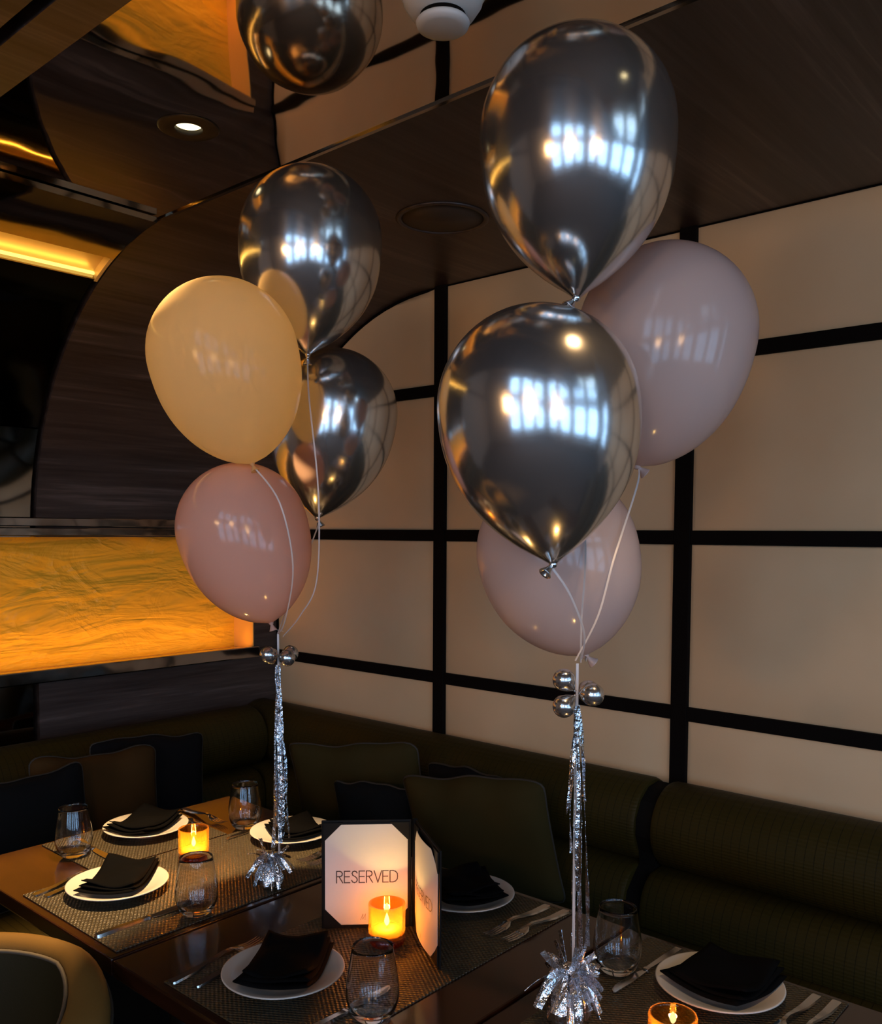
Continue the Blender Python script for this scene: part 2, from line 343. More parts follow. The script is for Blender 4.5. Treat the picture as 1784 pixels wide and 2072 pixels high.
# wood vault of the right bay: ceiling band, quarter arc, back wall with the niche cut out
NX1 = 2.285; NZ0, NZ1 = 1.045, 1.500; NX0 = -0.6
NSEG = 28; ths = [math.radians(90) * k / NSEG for k in range(NSEG + 1)]
def vault_mesh(name, x0, x1, th0, th1, r0, r1, mat, parent, n=28):
    P0 = [arc(th0 + (th1 - th0) * k / n, r0) for k in range(n + 1)]; P1 = [arc(th0 + (th1 - th0) * k / n, r1) for k in range(n + 1)]
    poly = P0 + P1[::-1]; o = prism(name, poly, 0, x0, x1, mat, parent); smooth_by_angle(o, 30); return o
ce = empty_struct('ceiling')
struct(ce)
wb = empty_struct('wall_back')
vault_mesh('vault', XB, XR, 0, PI / 2, ARC_R, ARC_R + 0.05, M['wenge'], wb)
box('upper_panel', XB, XR, YB, YB + 0.05, NZ1 + 0.062, ARC_Z + 0.0, M['wenge'], wb) if ARC_Z > NZ1 + 0.062 else None
box('lower_panel', XB, XR, YB, YB + 0.05, 0.0, NZ0 - 0.045, M['wenge'], wb)
box('corner_post', NX1, XR, YB, YB + 0.05, NZ0 - 0.045, NZ1 + 0.062, M['wenge'], wb)
box('rear_shell', XL - 0.1, XR + 0.1, YB + 0.16, YB + 0.2, 0, ZC + 0.2, M['frame'], wb)
CAN_Y = -1.62; CAN_X = 0.10                                       # the low canopy over the booth ends here; beyond it the hall is tall
box('ceiling_band', XB, XR, CAN_Y, ARC_Y, ZC, ZC + 0.05, M['wenge'], ce)
# ceiling: bronze mirror bay with the hole of the downlight, then another wood band, then dark plaster
MX0 = 0.795; HOLE = (1.12, 1.712, 0.0575); MY1 = 2.262
V, F = [], []; n = 40; sq = 0.12; MX1 = XB - 0.004
def quad(x0, x1, y0, y1):
    b0 = len(V); V.extend([(x0, y0, ZC), (x1, y0, ZC), (x1, y1, ZC), (x0, y1, ZC)]); F.append((b0, b0 + 1, b0 + 2, b0 + 3))
ycur = CAN_Y; hx0, hx1 = HOLE[0] - sq, HOLE[0] + sq
for dy in sorted(d_[0] for d_ in DOWNLIGHTS):
    b0 = len(V)
    for k in range(n): V.append((HOLE[0] + HOLE[2] * math.cos(2 * PI * k / n), dy + HOLE[2] * math.sin(2 * PI * k / n), ZC))
    for k in range(n):
        c_, s_ = math.cos(2 * PI * k / n), math.sin(2 * PI * k / n); q_ = sq / max(abs(c_), abs(s_)); V.append((HOLE[0] + c_ * q_, dy + s_ * q_, ZC))
    for k in range(n): F.append((b0 + k, b0 + (k + 1) % n, b0 + n + (k + 1) % n, b0 + n + k))
    quad(MX0, MX1, ycur, dy - sq); quad(MX0, hx0, dy - sq, dy + sq); quad(hx1, MX1, dy - sq, dy + sq); ycur = dy + sq
quad(MX0, MX1, ycur, MY1)
mc = mesh('mirror_panel', V, F, M['mirror'], ce)
box('ceiling_slab', CAN_X, XB, CAN_Y, YB + 0.2, ZC + 0.12, ZC + 0.16, M['frame'], ce)
box('ceiling_slab', XB, XR, CAN_Y, YB + 0.2, ZC + 0.12, ZC + 0.16, M['frame'], ce)
box('canopy_fascia', CAN_X, XR, CAN_Y - 0.03, CAN_Y, ZC - 0.02, ZC + 0.16, M['wenge'], ce)
box('canopy_fascia', CAN_X - 0.03, CAN_X, CAN_Y - 0.03, YB, ZC - 0.02, ZC + 0.16, M['wenge'], ce)
box('edge_trim', XB - 0.004, XB + 0.006, CAN_Y, MY1, ZC - 0.004, ZC + 0.02, M['trim_metal'], ce)
box('ceiling_band', 0.715, MX0, CAN_Y, YB, ZC - 0.004, ZC + 0.05, M['wenge'], ce)
box('ceiling_band', CAN_X, 0.690, CAN_Y, YB, ZC - 0.004, ZC + 0.05, M['wenge'], ce)
box('ceiling_field', XL - 0.1, XR + 0.1, WIN_Y - 0.1, YB + 0.2, HALL_Z, HALL_Z + 0.05, M['plaster'], ce)
# left bay: polished bronze vault segments with the led cove between them
vb = empty_struct('wall_back')
D = math.radians
XE = XB - 0.018
vault_mesh('vault_panel', 0.92, XE, D(5.0), D(20.8), ARC_R - 0.016, ARC_R + 0.0, M['mirror_dark'], vb, 8)
vault_mesh('vault_panel', -0.40, 0.90, D(5.0), D(20.8), ARC_R - 0.016, ARC_R + 0.0, M['mirror_dark'], vb, 8)
vault_mesh('cove_panel', -0.40, XE, D(18.6), D(29.0), ARC_R + 0.022, ARC_R + 0.032, M['gold'], vb, 8)
vault_mesh('cove_end', XE, XE + 0.010, D(20.0), D(29.0), ARC_R - 0.004, ARC_R + 0.055, M['gold'], vb, 6)
vault_mesh('led_strip', -0.40, XE, D(28.0), D(28.4), ARC_R + 0.012, ARC_R + 0.020, M['led_cove'], vb, 2)
vault_mesh('cove_lip', -0.40, XE, D(28.6), D(29.0), ARC_R - 0.002, ARC_R + 0.040, M['mirror_dark'], vb, 2)
vault_mesh('vault_panel', -0.40, XE, D(29.1), D(66.0), ARC_R + 0.004, ARC_R + 0.03, M['mirror_dark'], vb, 14)
vault_mesh('vault_panel', -0.40, XE, D(66.3), D(90.0), ARC_R + 0.004, ARC_R + 0.03, M['mirror_dark'], vb, 10)
box('mirror_sheet', -0.40, XE, YB + 0.006, YB + 0.03, 0.0, NZ0 - 0.045, M['mirror_dark'], vb)
box('dark_field', XL, -0.40, YB, YB + 0.05, 0.0, ZC, M['plaster'], vb); box('upper_field', XL, XR, YB + 0.1, YB + 0.16, ZC + 0.16, HALL_Z, M['plaster'], vb)
area('cove_led_light', (0.45, *arc(D(27.8), ARC_R + 0.004)), (D(-122), 0, 0), 1.8, 0.010, 0.75, LED_COVE)
# niche: amber wrinkled panel, side, floor and top, led line, polished trims
nc = empty_struct('trim_1')
box('amber_panel', NX0, NX1, YB + 0.135, YB + 0.145, NZ0 - 0.02, NZ1 + 0.02, M['amber_panel'], nc)
box('niche_side', NX1 - 0.004, NX1, YB + 0.004, YB + 0.135, NZ0 - 0.013, NZ1, M['amber_side'], nc)
box('niche_top', NX0, NX1, YB + 0.004, YB + 0.135, NZ1, NZ1 + 0.012, M['frame'], nc)
box('niche_floor', NX0, NX1, YB + 0.02, YB + 0.135, NZ0 - 0.026, NZ0 - 0.014, M['gold'], nc)
box('led_strip', NX0, NX1 - 0.01, YB + 0.024, YB + 0.036, NZ0 - 0.013, NZ0 - 0.008, M['led_niche'], nc)
box('upper_trim', NX0, NX1 + 0.01, YB - 0.020, YB + 0.02, NZ1, NZ1 + 0.028, M['trim_metal'], nc, 0.003)
box('upper_trim', NX0, NX1 + 0.01, YB - 0.012, YB + 0.02, NZ1 + 0.032, NZ1 + 0.062, M['trim_metal'], nc, 0.003)
box('lower_trim', NX0, NX1 + 0.01, YB - 0.022, YB + 0.02, NZ0 - 0.045, NZ0, M['trim_metal'], nc, 0.004)
# walls and windows the photograph does not show, which shut the room and let the daylight in
def hall_wall(root, axis, pos0, pos1, a0, a1, wins, n0):
    def bx(name, u0, u1, p0, p1, z0, z1, mat, par):
        return box(name, u0, u1, p0, p1, z0, z1, mat, par) if axis == 0 else box(name, p0, p1, u0, u1, z0, z1, mat, par)
    cuts = [a0] + [c for u, w_ in wins for c in (u, u + w_)] + [a1]; mid = (pos0 + pos1) / 2
    for k in range(0, len(cuts), 2): bx('pier', cuts[k], cuts[k + 1], pos0, pos1, 0, HALL_Z, M['plaster'], root)
    zc = [0.0] + [c for r in WIN_ROWS for c in r] + [HALL_Z]
    for q, (u, w_) in enumerate(wins):
        for k in range(0, len(zc), 2): bx('spandrel', u, u + w_, pos0, pos1, zc[k], zc[k + 1], M['plaster'], root)
        wn = empty_struct('window_%d' % (n0 + q))
        for z0, z1 in WIN_ROWS:
            for x in (u + 0.025, u + w_ / 2, u + w_ - 0.025): bx('mullion', x - 0.025, x + 0.025, mid - 0.03, mid + 0.03, z0, z1, M['frame'], wn)
            for z in (z0 + 0.025, (z0 + z1) / 2, z1 - 0.025): bx('transom', u, u + w_, mid - 0.026, mid + 0.026, z - 0.02, z + 0.02, M['frame'], wn)
            bx('pane', u, u + w_, mid - 0.004, mid + 0.004, z0, z1, M['glass'], wn)
wl = empty_struct('wall_left'); hall_wall(wl, 1, XL - 0.12, XL, WIN_Y, YB + 0.2, LEFT_W, 1)
wf = empty_struct('wall_front'); hall_wall(wf, 0, WIN_Y - 0.12, WIN_Y, XL, XR + 0.1, FRONT_W, 4)
hall_wall(wr, 1, XR, XR + 0.12, WIN_Y, -1.63, RIGHT_W, 8)
box('upper_field', XR, XR + 0.12, -1.63, YB + 0.2, ZC + 0.2, HALL_Z, M['plaster'], wr)

# ---------------------------------------------------------------- banquettes
def rounded_prism(name, prof, axis, a0, a1, mat, parent, endr=0.012):
    """prof closed polygon; the ends pull in a little so the upholstery looks stuffed"""
    n = len(prof); cu = sum(p[0] for p in prof) / n; cv = sum(p[1] for p in prof) / n; V, F = [], []
    st = [(a0, 0.94), (a0 + endr * 0.4, 0.975), (a0 + endr, 1.0), (a1 - endr, 1.0), (a1 - endr * 0.4, 0.975), (a1, 0.94)]
    for t, s in st:
        for u, v in prof:
            uu, vv = cu + (u - cu) * s, cv + (v - cv) * s
            V.append((t, uu, vv) if axis == 0 else (uu, t, vv))
    for i in range(len(st) - 1):
        for k in range(n): F.append((i * n + k, i * n + (k + 1) % n, (i + 1) * n + (k + 1) % n, (i + 1) * n + k))
    F.append(tuple(range(n))); F.append(tuple((len(st) - 1) * n + k for k in range(n)))
    o = mesh(name, V, F, mat, parent); smooth_by_angle(o, 50); return o
def spline(P, n=5):
    out = []
    for i in range(len(P) - 1):
        p0, p1, p2, p3 = P[max(i - 1, 0)], P[i], P[i + 1], P[min(i + 2, len(P) - 1)]
        for k in range(n):
            t = k / n; out.append(tuple(0.5 * (2 * b_ + (c - a) * t + (2 * a - 5 * b_ + 4 * c - d) * t * t + (3 * b_ - a - 3 * c + d) * t ** 3) for a, b_, c, d in zip(p0, p1, p2, p3)))
    out.append(P[-1]); return out
ROLL = [(0.004, 0.60)] + spline([(0.004, 0.795), (0.06, 0.822), (0.115, 0.818), (0.165, 0.787), (0.195, 0.735), (0.198, 0.685), (0.180, 0.637), (0.150, 0.606)]) 
PAD = [(0.004, 0.40)] + spline([(0.004, 0.600), (0.150, 0.600), (0.205, 0.588), (0.240, 0.548), (0.252, 0.495), (0.245, 0.445), (0.232, 0.40)])
SEAT = spline([(0.24, 0.32), (0.24, 0.452), (0.30, 0.462), (0.50, 0.465), (0.68, 0.455), (0.725, 0.425), (0.73, 0.37), (0.715, 0.32)], 4)
def bench(label, axis, a0, a1, wallpos, mat, ends=(0, 0, 0, 0)):
    t = thing('banquette', label, 'banquette')
    def W(p): return [(wallpos - d, z) for d, z in p]
    rounded_prism('back_roll', W(ROLL), axis, a0, a1 - ends[0], mat, t); rounded_prism('back_pad', W(PAD), axis, a0, a1 - ends[1], mat, t); rounded_prism('seat', W(SEAT), axis, a0, a1 - ends[2], mat, t)
    base = [(wallpos - 0.004, 0.0), (wallpos - 0.004, 0.395), (wallpos - 0.235, 0.395), (wallpos - 0.235, 0.318), (wallpos - 0.69, 0.318), (wallpos - 0.69, 0.0)]
    prism('plinth', base, axis, a0, a1 - ends[3], M['gap_plinth'], t); return t
bR = bench('olive woven banquette along the cream wall, section running into the corner', 1, 1.222, YB - 0.006, XR - 0.014, M['olive_y'], (0, 0, 0.280, 0.270))
SW = [(XR - 0.014 - d, z) for d, z in [(0.004, 0.795), (0.06, 0.812), (0.115, 0.806), (0.158, 0.776), (0.184, 0.73), (0.186, 0.685), (0.165, 0.637), (0.16, 0.60), (0.195, 0.57), (0.226, 0.54), (0.238, 0.495), (0.232, 0.445), (0.22, 0.40), (0.004, 0.40)]]
o = prism('gap_filler', SW, 1, 1.172, 1.2215, M['gap_plinth'], bR); o['label'] = 'black filler standing for the dark gap between two banquette sections'  # gap between the sections, its darkness given by a black filler
bench('olive woven banquette along the cream wall, near section right of the dark gap', 1, -1.2, 1.171, XR - 0.014, M['olive_y'])
bench('olive woven banquette under the glowing amber niche', 0, -0.4, XR - 0.014, YB - 0.024, M['olive_x'], (0.202, 0.256, 0.735, 0.735))

# ---------------------------------------------------------------- cushions
def cushion(label, mat, w_, h_, t_, loc, rx, yaw, roll, seed, group=None, cat='cushion'):
    """stands upright in local XZ, thickness along Y; pinched corners, slumped top edge, piping round the seam"""
    o = thing('cushion', label, cat, loc, 0, group); o.rotation_euler = Matrix.Rotation(yaw, 3, 'Z').__matmul__(Matrix.Rotation(rx, 3, 'X')).__matmul__(Matrix.Rotation(roll, 3, 'Y')).to_euler()
    rnd = random.Random(seed); ph = [rnd.uniform(0, 6.28) for _ in range(6)]
    n = 22
    def edge(u, v):
        """outline: sides dip inward between the corners"""
        k = 0.965 + 0.035 * (abs(v) ** 3); k2 = 0.965 + 0.035 * (abs(u) ** 3); cr = max(0.0, abs(u) + abs(v) - 1.88) * 0.38; k -= cr; k2 -= cr
        x = u * k * w_ / 2; z = v * k2 * h_ / 2
        z += (0.006 * math.sin(u * 4 + ph[0]) + 0.003 * math.sin(u * 9 + ph[3])) * max(0, v) ; return x, z
    V, F = [], []
    for s in (-1, 1):
        for i in range(n + 1):
            for j in range(n + 1):
                u, v = -1 + 2 * i / n, -1 + 2 * j / n; x, z = edge(u, v)
                d = max(0.0, (1 - abs(u) ** 2.6)) ** 0.55 * max(0.0, (1 - abs(v) ** 2.6)) ** 0.55
                wr_ = 0.007 * math.sin(8 * u + ph[1]) * max(0, v) ** 2 * (1 - u * u) + 0.003 * math.sin(5 * v + 4 * u + ph[2])
                V.append((x, s * (0.0025 + t_ / 2 * d) + wr_ * d, z + h_ / 2))
    m_ = (n + 1) ** 2
    for s in (0, 1):
        for i in range(n):
            for j in range(n):
                a = s * m_ + i * (n + 1) + j; F.append((a, a + n + 1, a + n + 2, a + 1))
    ring = [(i, 0) for i in range(n)] + [(n, j) for j in range(n)] + [(i, n) for i in range(n, 0, -1)] + [(0, j) for j in range(n, 0, -1)]
    for k in range(len(ring)):
        (i, j), (i2, j2) = ring[k], ring[(k + 1) % len(ring)]
        a, b_ = i * (n + 1) + j, i2 * (n + 1) + j2; F.append((a, b_, m_ + b_, m_ + a))
    mesh('cover', V, F, mat, o, True)
    pts = []
    for (i, j) in ring + ring[:1]:
        x, z = edge(-1 + 2 * i / n, -1 + 2 * j / n); pts.append((x, 0, z + h_ / 2))
    tube('piping', pts, 0.0035, M['piping'], o, 5)
    mw = o.rotation_euler.to_matrix(); low = min((mw @ Vector(v)).z for v in V)
    o.location.z = 0.4715 - low; return o
R = math.radians
# right bench: local X runs along the bench (yaw about 90 deg)
cushion('largest olive cushion on the cream-wall bench, right behind the reserved sign', M['cush_olive'], 0.44, 0.375, 0.12, (1.985, 1.545, 0.462), R(14), R(-90 + 14), R(-6), 1, 'olive cushions on the cream-wall bench')
cushion('olive cushion nearest the corner on the cream-wall bench', M['cush_olive'], 0.46, 0.37, 0.11, (2.03, 2.10, 0.462), R(12), R(-90 + 22), R(-5), 2, 'olive cushions on the cream-wall bench')
cushion('dark slate cushion between the two olive cushions on the cream-wall bench', M['cush_slate'], 0.275, 0.30, 0.08, (1.915, 1.915, 0.462), R(10), R(-90 + 14), R(-3), 3, 'dark cushions')
cushion('charcoal cushion mostly hidden behind the largest olive cushion', M['cush_plum'], 0.30, 0.355, 0.08, (2.080, 1.70, 0.464), R(7), R(-90), R(0), 4, 'dark cushions')
cushion('dark slate cushion at far left in front of the brown cushion', M['cush_slate'], 0.42, 0.36, 0.11, (1.09, 2.50, 0.462), R(-10), R(4), R(0), 5, 'dark cushions')
cushion('brown cushion wedged between two dark cushions under the amber niche', M['cush_brown'], 0.41, 0.35, 0.11, (1.365, 2.615, 0.462), R(-10), R(-3), R(3), 6)
cushion('dark cushion behind the brown cushion, against the niche-side bench back', M['cush_plum'], 0.42, 0.34, 0.09, (1.60, 2.725, 0.462), R(-8), R(-2), R(5), 7, 'dark cushions')

# ---------------------------------------------------------------- tables
TT = 0.74; TX0, TX1 = 0.806, 1.556
def table(label, y0, y1):
    cx, cy_ = (TX0 + TX1) / 2, (y0 + y1) / 2
    t = thing('dining_table', label, 'table', (cx, cy_, 0), 0, 'dark lacquered tables')
    hx, hy = (TX1 - TX0) / 2, (y1 - y0) / 2
    box('tabletop', -hx, hx, -hy, hy, TT - 0.032, TT, M['table_wood'], t, 0.0035, 2)
    box('apron', -hx + 0.06, hx - 0.06, -hy + 0.06, hy - 0.06, TT - 0.075, TT - 0.032, M['table_wood'], t)
    lathe('pedestal', [(0.045, 0.03), (0.038, 0.08), (0.038, TT - 0.075)], M['black_ring'], t, 20)
    lathe('foot', [(0.21, 0.0), (0.21, 0.012), (0.10, 0.026), (0.05, 0.034)], M['black_ring'], t, 28); return t
T1 = (1.509, 2.205); T2 = (0.880, 1.502); T3 = (0.250, 0.873)
table('dark wood table in the corner beside the niche-side bench', *T1)
table('dark wood table under the reserved sign', *T2)
table('dark wood table at lower right with the right-hand balloon weight', *T3)
def mat_(label, x0, x1, y0, y1):
    cx, cy_ = (x0 + x1) / 2, (y0 + y1) / 2; hx, hy = (x1 - x0) / 2, (y1 - y0) / 2
    o = box('placemat', -hx, hx, -hy, hy, 0.0, 0.0025, M['mat'], None, 0.0006, 1, (cx, cy_, TT + 0.0003)); tag(o, label, 'placemat', 'woven placemats')
mat_('woven brown placemat runner across the corner table, lit by downlight', 0.826, 1.530, 1.526, 1.916)
mat_('short woven brown placemat under the plate nearest the niche', 0.993, 1.350, 1.923, 2.190)
mat_('woven brown placemat runner under the reserved sign', 0.824, 1.538, 0.994, 1.362)
mat_('dark woven placemat runner on the lower-right table', 0.824, 1.542, 0.455, 0.825)
ZM = TT + 0.0031

# ---------------------------------------------------------------- plates and napkins
plate0 = None
def plate(label, x, y):
    global plate0
    if plate0 is None:
        prof = [(0.0, 0.004), (0.050, 0.004), (0.060, 0.0055), (0.085, 0.0135), (0.104, 0.0195), (0.106, 0.0205), (0.1055, 0.0222), (0.103, 0.0222), (0.084, 0.0165), (0.060, 0.0085), (0.050, 0.0070), (0.0, 0.0068)]
        o = lathe('dinner_plate', prof, M['china'], None, 56); plate0 = o
        f = lathe('foot_ring', [(0.052, 0.0055), (0.050, 0.0), (0.046, 0.0), (0.045, 0.0055)], M['china'], o, 40)
    else: o = copy_tree(plate0)
    o.location = (x, y, ZM); tag(o, label, 'plate', 'white dinner plates'); return o
def napkin(label, x, y, rz, w_, d_, seed, fan=0.0, lay=3):
    """a folded cloth of several soft layers, each a little turned and shifted, lying in the plate"""
    t = thing('napkin', label, 'napkin', (x, y, ZM + 0.0112), rz, 'folded black napkins'); rnd = random.Random(seed)
    for L in range(lay):
        n = 14; V, F = [], []; sh = (rnd.uniform(-0.004, 0.004) + fan * L, rnd.uniform(-0.004, 0.004)); q = rnd.uniform(-0.05, 0.05) + (0.045 * L * (1 if fan else 0.3))
        zt = 0.0095
        p1, p2 = rnd.uniform(0, 6), rnd.uniform(0, 6); sc = 1 - 0.06 * L
        for s in (0, 1):
            for i in range(n + 1):
                for j in range(n + 1):
                    u, v = -1 + 2 * i / n, -1 + 2 * j / n
                    X, Y = u * w_ / 2 * sc * (1 - 0.02 * v * v), v * d_ / 2 * sc * (1 - 0.02 * u * u); X, Y = X * math.cos(q) - Y * math.sin(q) + sh[0], X * math.sin(q) + Y * math.cos(q) + sh[1]
                    e = max(abs(u), abs(v)); rnd_e = max(0.0, 1 - e ** 6)
                    r = math.hypot(X, Y); lift = max(0, r - 0.052) * 0.36 if L == 0 else max(0, r - 0.052) * 0.36
                    z = L * (zt - 0.001) + lift + 0.0018 * math.sin(3 * u + p1) * math.cos(2.4 * v + p2) * (L + 1)
                    z += s * zt * (0.25 + 0.75 * rnd_e); V.append((X, Y, z))
        m_ = (n + 1) ** 2
        for s in (0, 1):
            for i in range(n):
                for j in range(n): a = s * m_ + i * (n + 1) + j; F.append((a, a + n + 1, a + n + 2, a + 1))
        ring = [(i, 0) for i in range(n)] + [(n, j) for j in range(n)] + [(i, n) for i in range(n, 0, -1)] + [(0, j) for j in range(n, 0, -1)]
        for k in range(len(ring)):
            (i, j), (i2, j2) = ring[k], ring[(k + 1) % len(ring)]; a, b_ = i * (n + 1) + j, i2 * (n + 1) + j2; F.append((a, b_, m_ + b_, m_ + a))
        mesh('fold', V, F, M['napkin'], t, True)
    return t
P = [(0.972, 1.785), (1.216, 2.085), (1.443, 1.775), (0.965, 1.212), (1.432, 1.195), (1.430, 0.630)]
plate('white plate at the aisle end of the corner table, nearest the two forks', *P[0]); napkin('folded black napkin on the aisle-end plate of the corner table', P[0][0] + 0.005, P[0][1] + 0.005, R(38), 0.175, 0.125, 11, 0.004)
plate('white plate nearest the amber niche, brightly lit rim', *P[1]); napkin('loosely folded black napkin on the plate nearest the niche, folds lit from above', P[1][0] - 0.005, P[1][1] + 0.002, R(20), 0.165, 0.125, 12, 0.003, 3)
plate('white plate half hidden behind the left balloon weight', *P[2]); napkin('black napkin on the plate behind the left balloon weight', P[2][0] + 0.008, P[2][1] - 0.004, R(70), 0.138, 0.120, 13)
plate('white plate at the bottom centre in front of the reserved sign', *P[3]); napkin('folded black napkin on the bottom centre plate in front of the sign', P[3][0] + 0.008, P[3][1] + 0.0, R(32), 0.17, 0.13, 14, 0.004)
plate('white plate behind the right half of the reserved sign', *P[4]); napkin('puffy black napkin on the plate behind the reserved sign', P[4][0] + 0.008, P[4][1] + 0.004, R(55), 0.165, 0.135, 15, 0.0, 4)
plate('white plate at the lower right corner table', *P[5]); napkin('folded black napkin on the lower right plate', P[5][0] + 0.01, P[5][1] - 0.002, R(-8), 0.155, 0.15, 16, 0.003)

# ---------------------------------------------------------------- cutlery
def loft(name, secs, mat, parent):
    """secs: (x, half width, z bottom, z top)"""
    V, F = [], []
    for x, hw, zb, zt in secs: V += [(x, -hw, zb), (x, hw, zb), (x, hw * 0.8, zt), (x, -hw * 0.8, zt)]
    for i in range(len(secs) - 1):
        for k in range(4): F.append((i * 4 + k, i * 4 + (k + 1) % 4, i * 4 + 4 + (k + 1) % 4, i * 4 + 4 + k))
    F.append((0, 1, 2, 3)); e = (len(secs) - 1) * 4; F.append((e, e + 1, e + 2, e + 3))
    o = mesh(name, V, F, mat, parent); smooth_by_angle(o, 50); return o
fork0 = knife0 = None
def fork(label, ex, ey, tx, ty, group):
    global fork0
    rz = math.atan2(ty - ey, tx - ex)
    if fork0 is None:
        t = thing('fork', label, 'fork', (ex, ey, ZM), rz, group)
        loft('handle', [(0, 0.0075, 0.0002, 0.0030), (0.004, 0.0095, 0.0, 0.0034), (0.05, 0.0080, 0.001, 0.0045), (0.09, 0.0050, 0.006, 0.0098), (0.115, 0.0036, 0.0105, 0.0140), (0.132, 0.0042, 0.0100, 0.0130), (0.142, 0.0105, 0.0070, 0.0092), (0.156, 0.0120, 0.0042, 0.0062)], M['steel'], t)
        for k in range(4):
            y = -0.0093 + k * 0.0062
            me = loft('tine', [(0.155, 0.0019, 0.0044, 0.0060), (0.175, 0.0016, 0.0030, 0.0044), (0.196, 0.0012, 0.0050, 0.0062), (0.203, 0.0006, 0.0068, 0.0074)], M['steel'], t)
            me.location = (0, y, 0)
        fork0 = t
    else:
        t = copy_tree(fork0); t.location = (ex, ey, ZM); t.rotation_euler = (0, 0, rz); t['label'] = label; t['group'] = group
    return t
def knife(label, ex, ey, tx, ty, flip=1):
    global knife0
    rz = math.atan2(ty - ey, tx - ex)
    if knife0 is None:
        t = thing('table_knife', label, 'knife', (ex, ey, ZM), rz, 'table knives')
        loft('handle', [(0, 0.0060, 0.0006, 0.0055), (0.004, 0.0078, 0.0, 0.0066), (0.05, 0.0072, 0.0, 0.0066), (0.095, 0.0056, 0.0004, 0.0060), (0.108, 0.0050, 0.001, 0.0056), (0.111, 0.0066, 0.0006, 0.0062), (0.116, 0.0066, 0.0006, 0.0062), (0.118, 0.0045, 0.0012, 0.0050)], M['steel'], t)
        V = [(0.118, -0.0045), (0.135, -0.0088), (0.17, -0.0098), (0.20, -0.0086), (0.216, -0.0040), (0.221, 0.0030), (0.218, 0.0070), (0.17, 0.0078), (0.118, 0.0045)]
        n = len(V); VV = [(x, y, 0.0016 + (0.0006 if y < 0 else 0)) for x, y in V] + [(x, y, 0.0042 - (0.0012 if y < 0 else 0)) for x, y in V]
        mesh('blade', VV, [tuple(range(n))[::-1], tuple(range(n, 2 * n))] + [(k, (k + 1) % n, n + (k + 1) % n, n + k) for k in range(n)], M['steel'], t)
        knife0 = t
    else:
        t = copy_tree(knife0); t.location = (ex, ey, ZM); t.rotation_euler = (0, 0, rz); t['label'] = label
    return t
G1_ = 'forks at the aisle end of the corner table'; G2_ = 'forks beside the plate nearest the niche'; G3_ = 'forks behind the left balloon weight'; G4_ = 'forks at the bottom centre plate'; G5_ = 'forks beside the plate behind the sign'; G6_ = 'forks at the lower right plate'
fork('outer fork left of the bottom centre plate, farther from it', 0.828, 1.346, 1.022, 1.362, G4_)
fork('inner fork left of the bottom centre plate, next to its rim', 0.848, 1.305, 1.050, 1.324, G4_)
fork('outer shiny fork at the aisle end of the corner table, nearer the wood', 0.838, 1.890, 1.036, 1.930, G1_)
fork('inner shiny fork at the aisle end of the corner table, nearer the plate', 0.852, 1.866, 1.046, 1.906, G1_)
fork('fork right of the niche-side plate, nearer to it', 1.322, 2.190, 1.340, 1.990, G2_)
fork('fork right of the niche-side plate, farther from it', 1.388, 2.186, 1.386, 1.986, G2_)
fork('fork behind the left balloon weight, farther from the camera', 1.540, 1.618, 1.342, 1.622, G3_)
fork('fork behind the left balloon weight, nearer the camera', 1.540, 1.582, 1.340, 1.588, G3_)
fork('left fork of the pair right of the reserved sign', 1.530, 1.050, 1.332, 1.052, G5_)
fork('right fork of the pair right of the reserved sign', 1.535, 1.006, 1.338, 1.012, G5_)
fork('upper fork at the lower right frame corner', 1.530, 0.502, 1.332, 0.512, G6_)
fork('lower fork at the lower right frame corner', 1.533, 0.470, 1.336, 0.476, G6_)
knife('knife in front of the aisle-end plate of the corner table', 0.828, 1.606, 1.048, 1.610)
knife('knife lying behind the left tumbler near the niche-side bench', 1.066, 2.178, 1.056, 1.958)
knife('knife under the tumbler nearest the corner, its blade glowing orange', 1.538, 1.900, 1.320, 1.884)
knife('knife seen through the bottom centre tumbler', 0.848, 1.052, 1.070, 1.050)
knife('knife between the right tumbler and the lower right plate', 1.528, 0.752, 1.305, 0.765)

# ---------------------------------------------------------------- tumblers
glass0 = None
def tumbler(label, x, y):
    global glass0
    if glass0 is None:
        o_ = [(0.0, 0.0), (0.022, 0.0), (0.028, 0.002), (0.036, 0.012), (0.0415, 0.028), (0.0430, 0.042), (0.0415, 0.062), (0.0375, 0.088), (0.0330, 0.114), (0.0325, 0.116)]
        i_ = [(0.0318, 0.1155), (0.0363, 0.088), (0.0402, 0.062), (0.0415, 0.042), (0.0398, 0.029), (0.0340, 0.0155), (0.024, 0.0105), (0.0, 0.0095)]
        prof = spline(o_, 3) + spline(i_, 3)
        glass0 = lathe('stemless_tumbler', prof, M['tumbler'], None, 56); o = glass0
    else: o = glass0.copy(); COL.objects.link(o)
    o.location = (x, y, ZM); tag(o, label, 'glass', 'clear stemless tumblers'); return o
tumbler('clear tumbler at the far left by the dark cushion', 1.012, 2.062)
tumbler('clear tumbler in front of the left candle', 1.022, 1.562)
tumbler('clear tumbler nearest the bench corner, at the orange table glow', 1.412, 1.930)
tumbler('clear tumbler at the bottom edge right of the centre plate', 0.985, 1.012)
tumbler('clear tumbler at right beside the knife and right balloon weight', 1.384, 0.800)

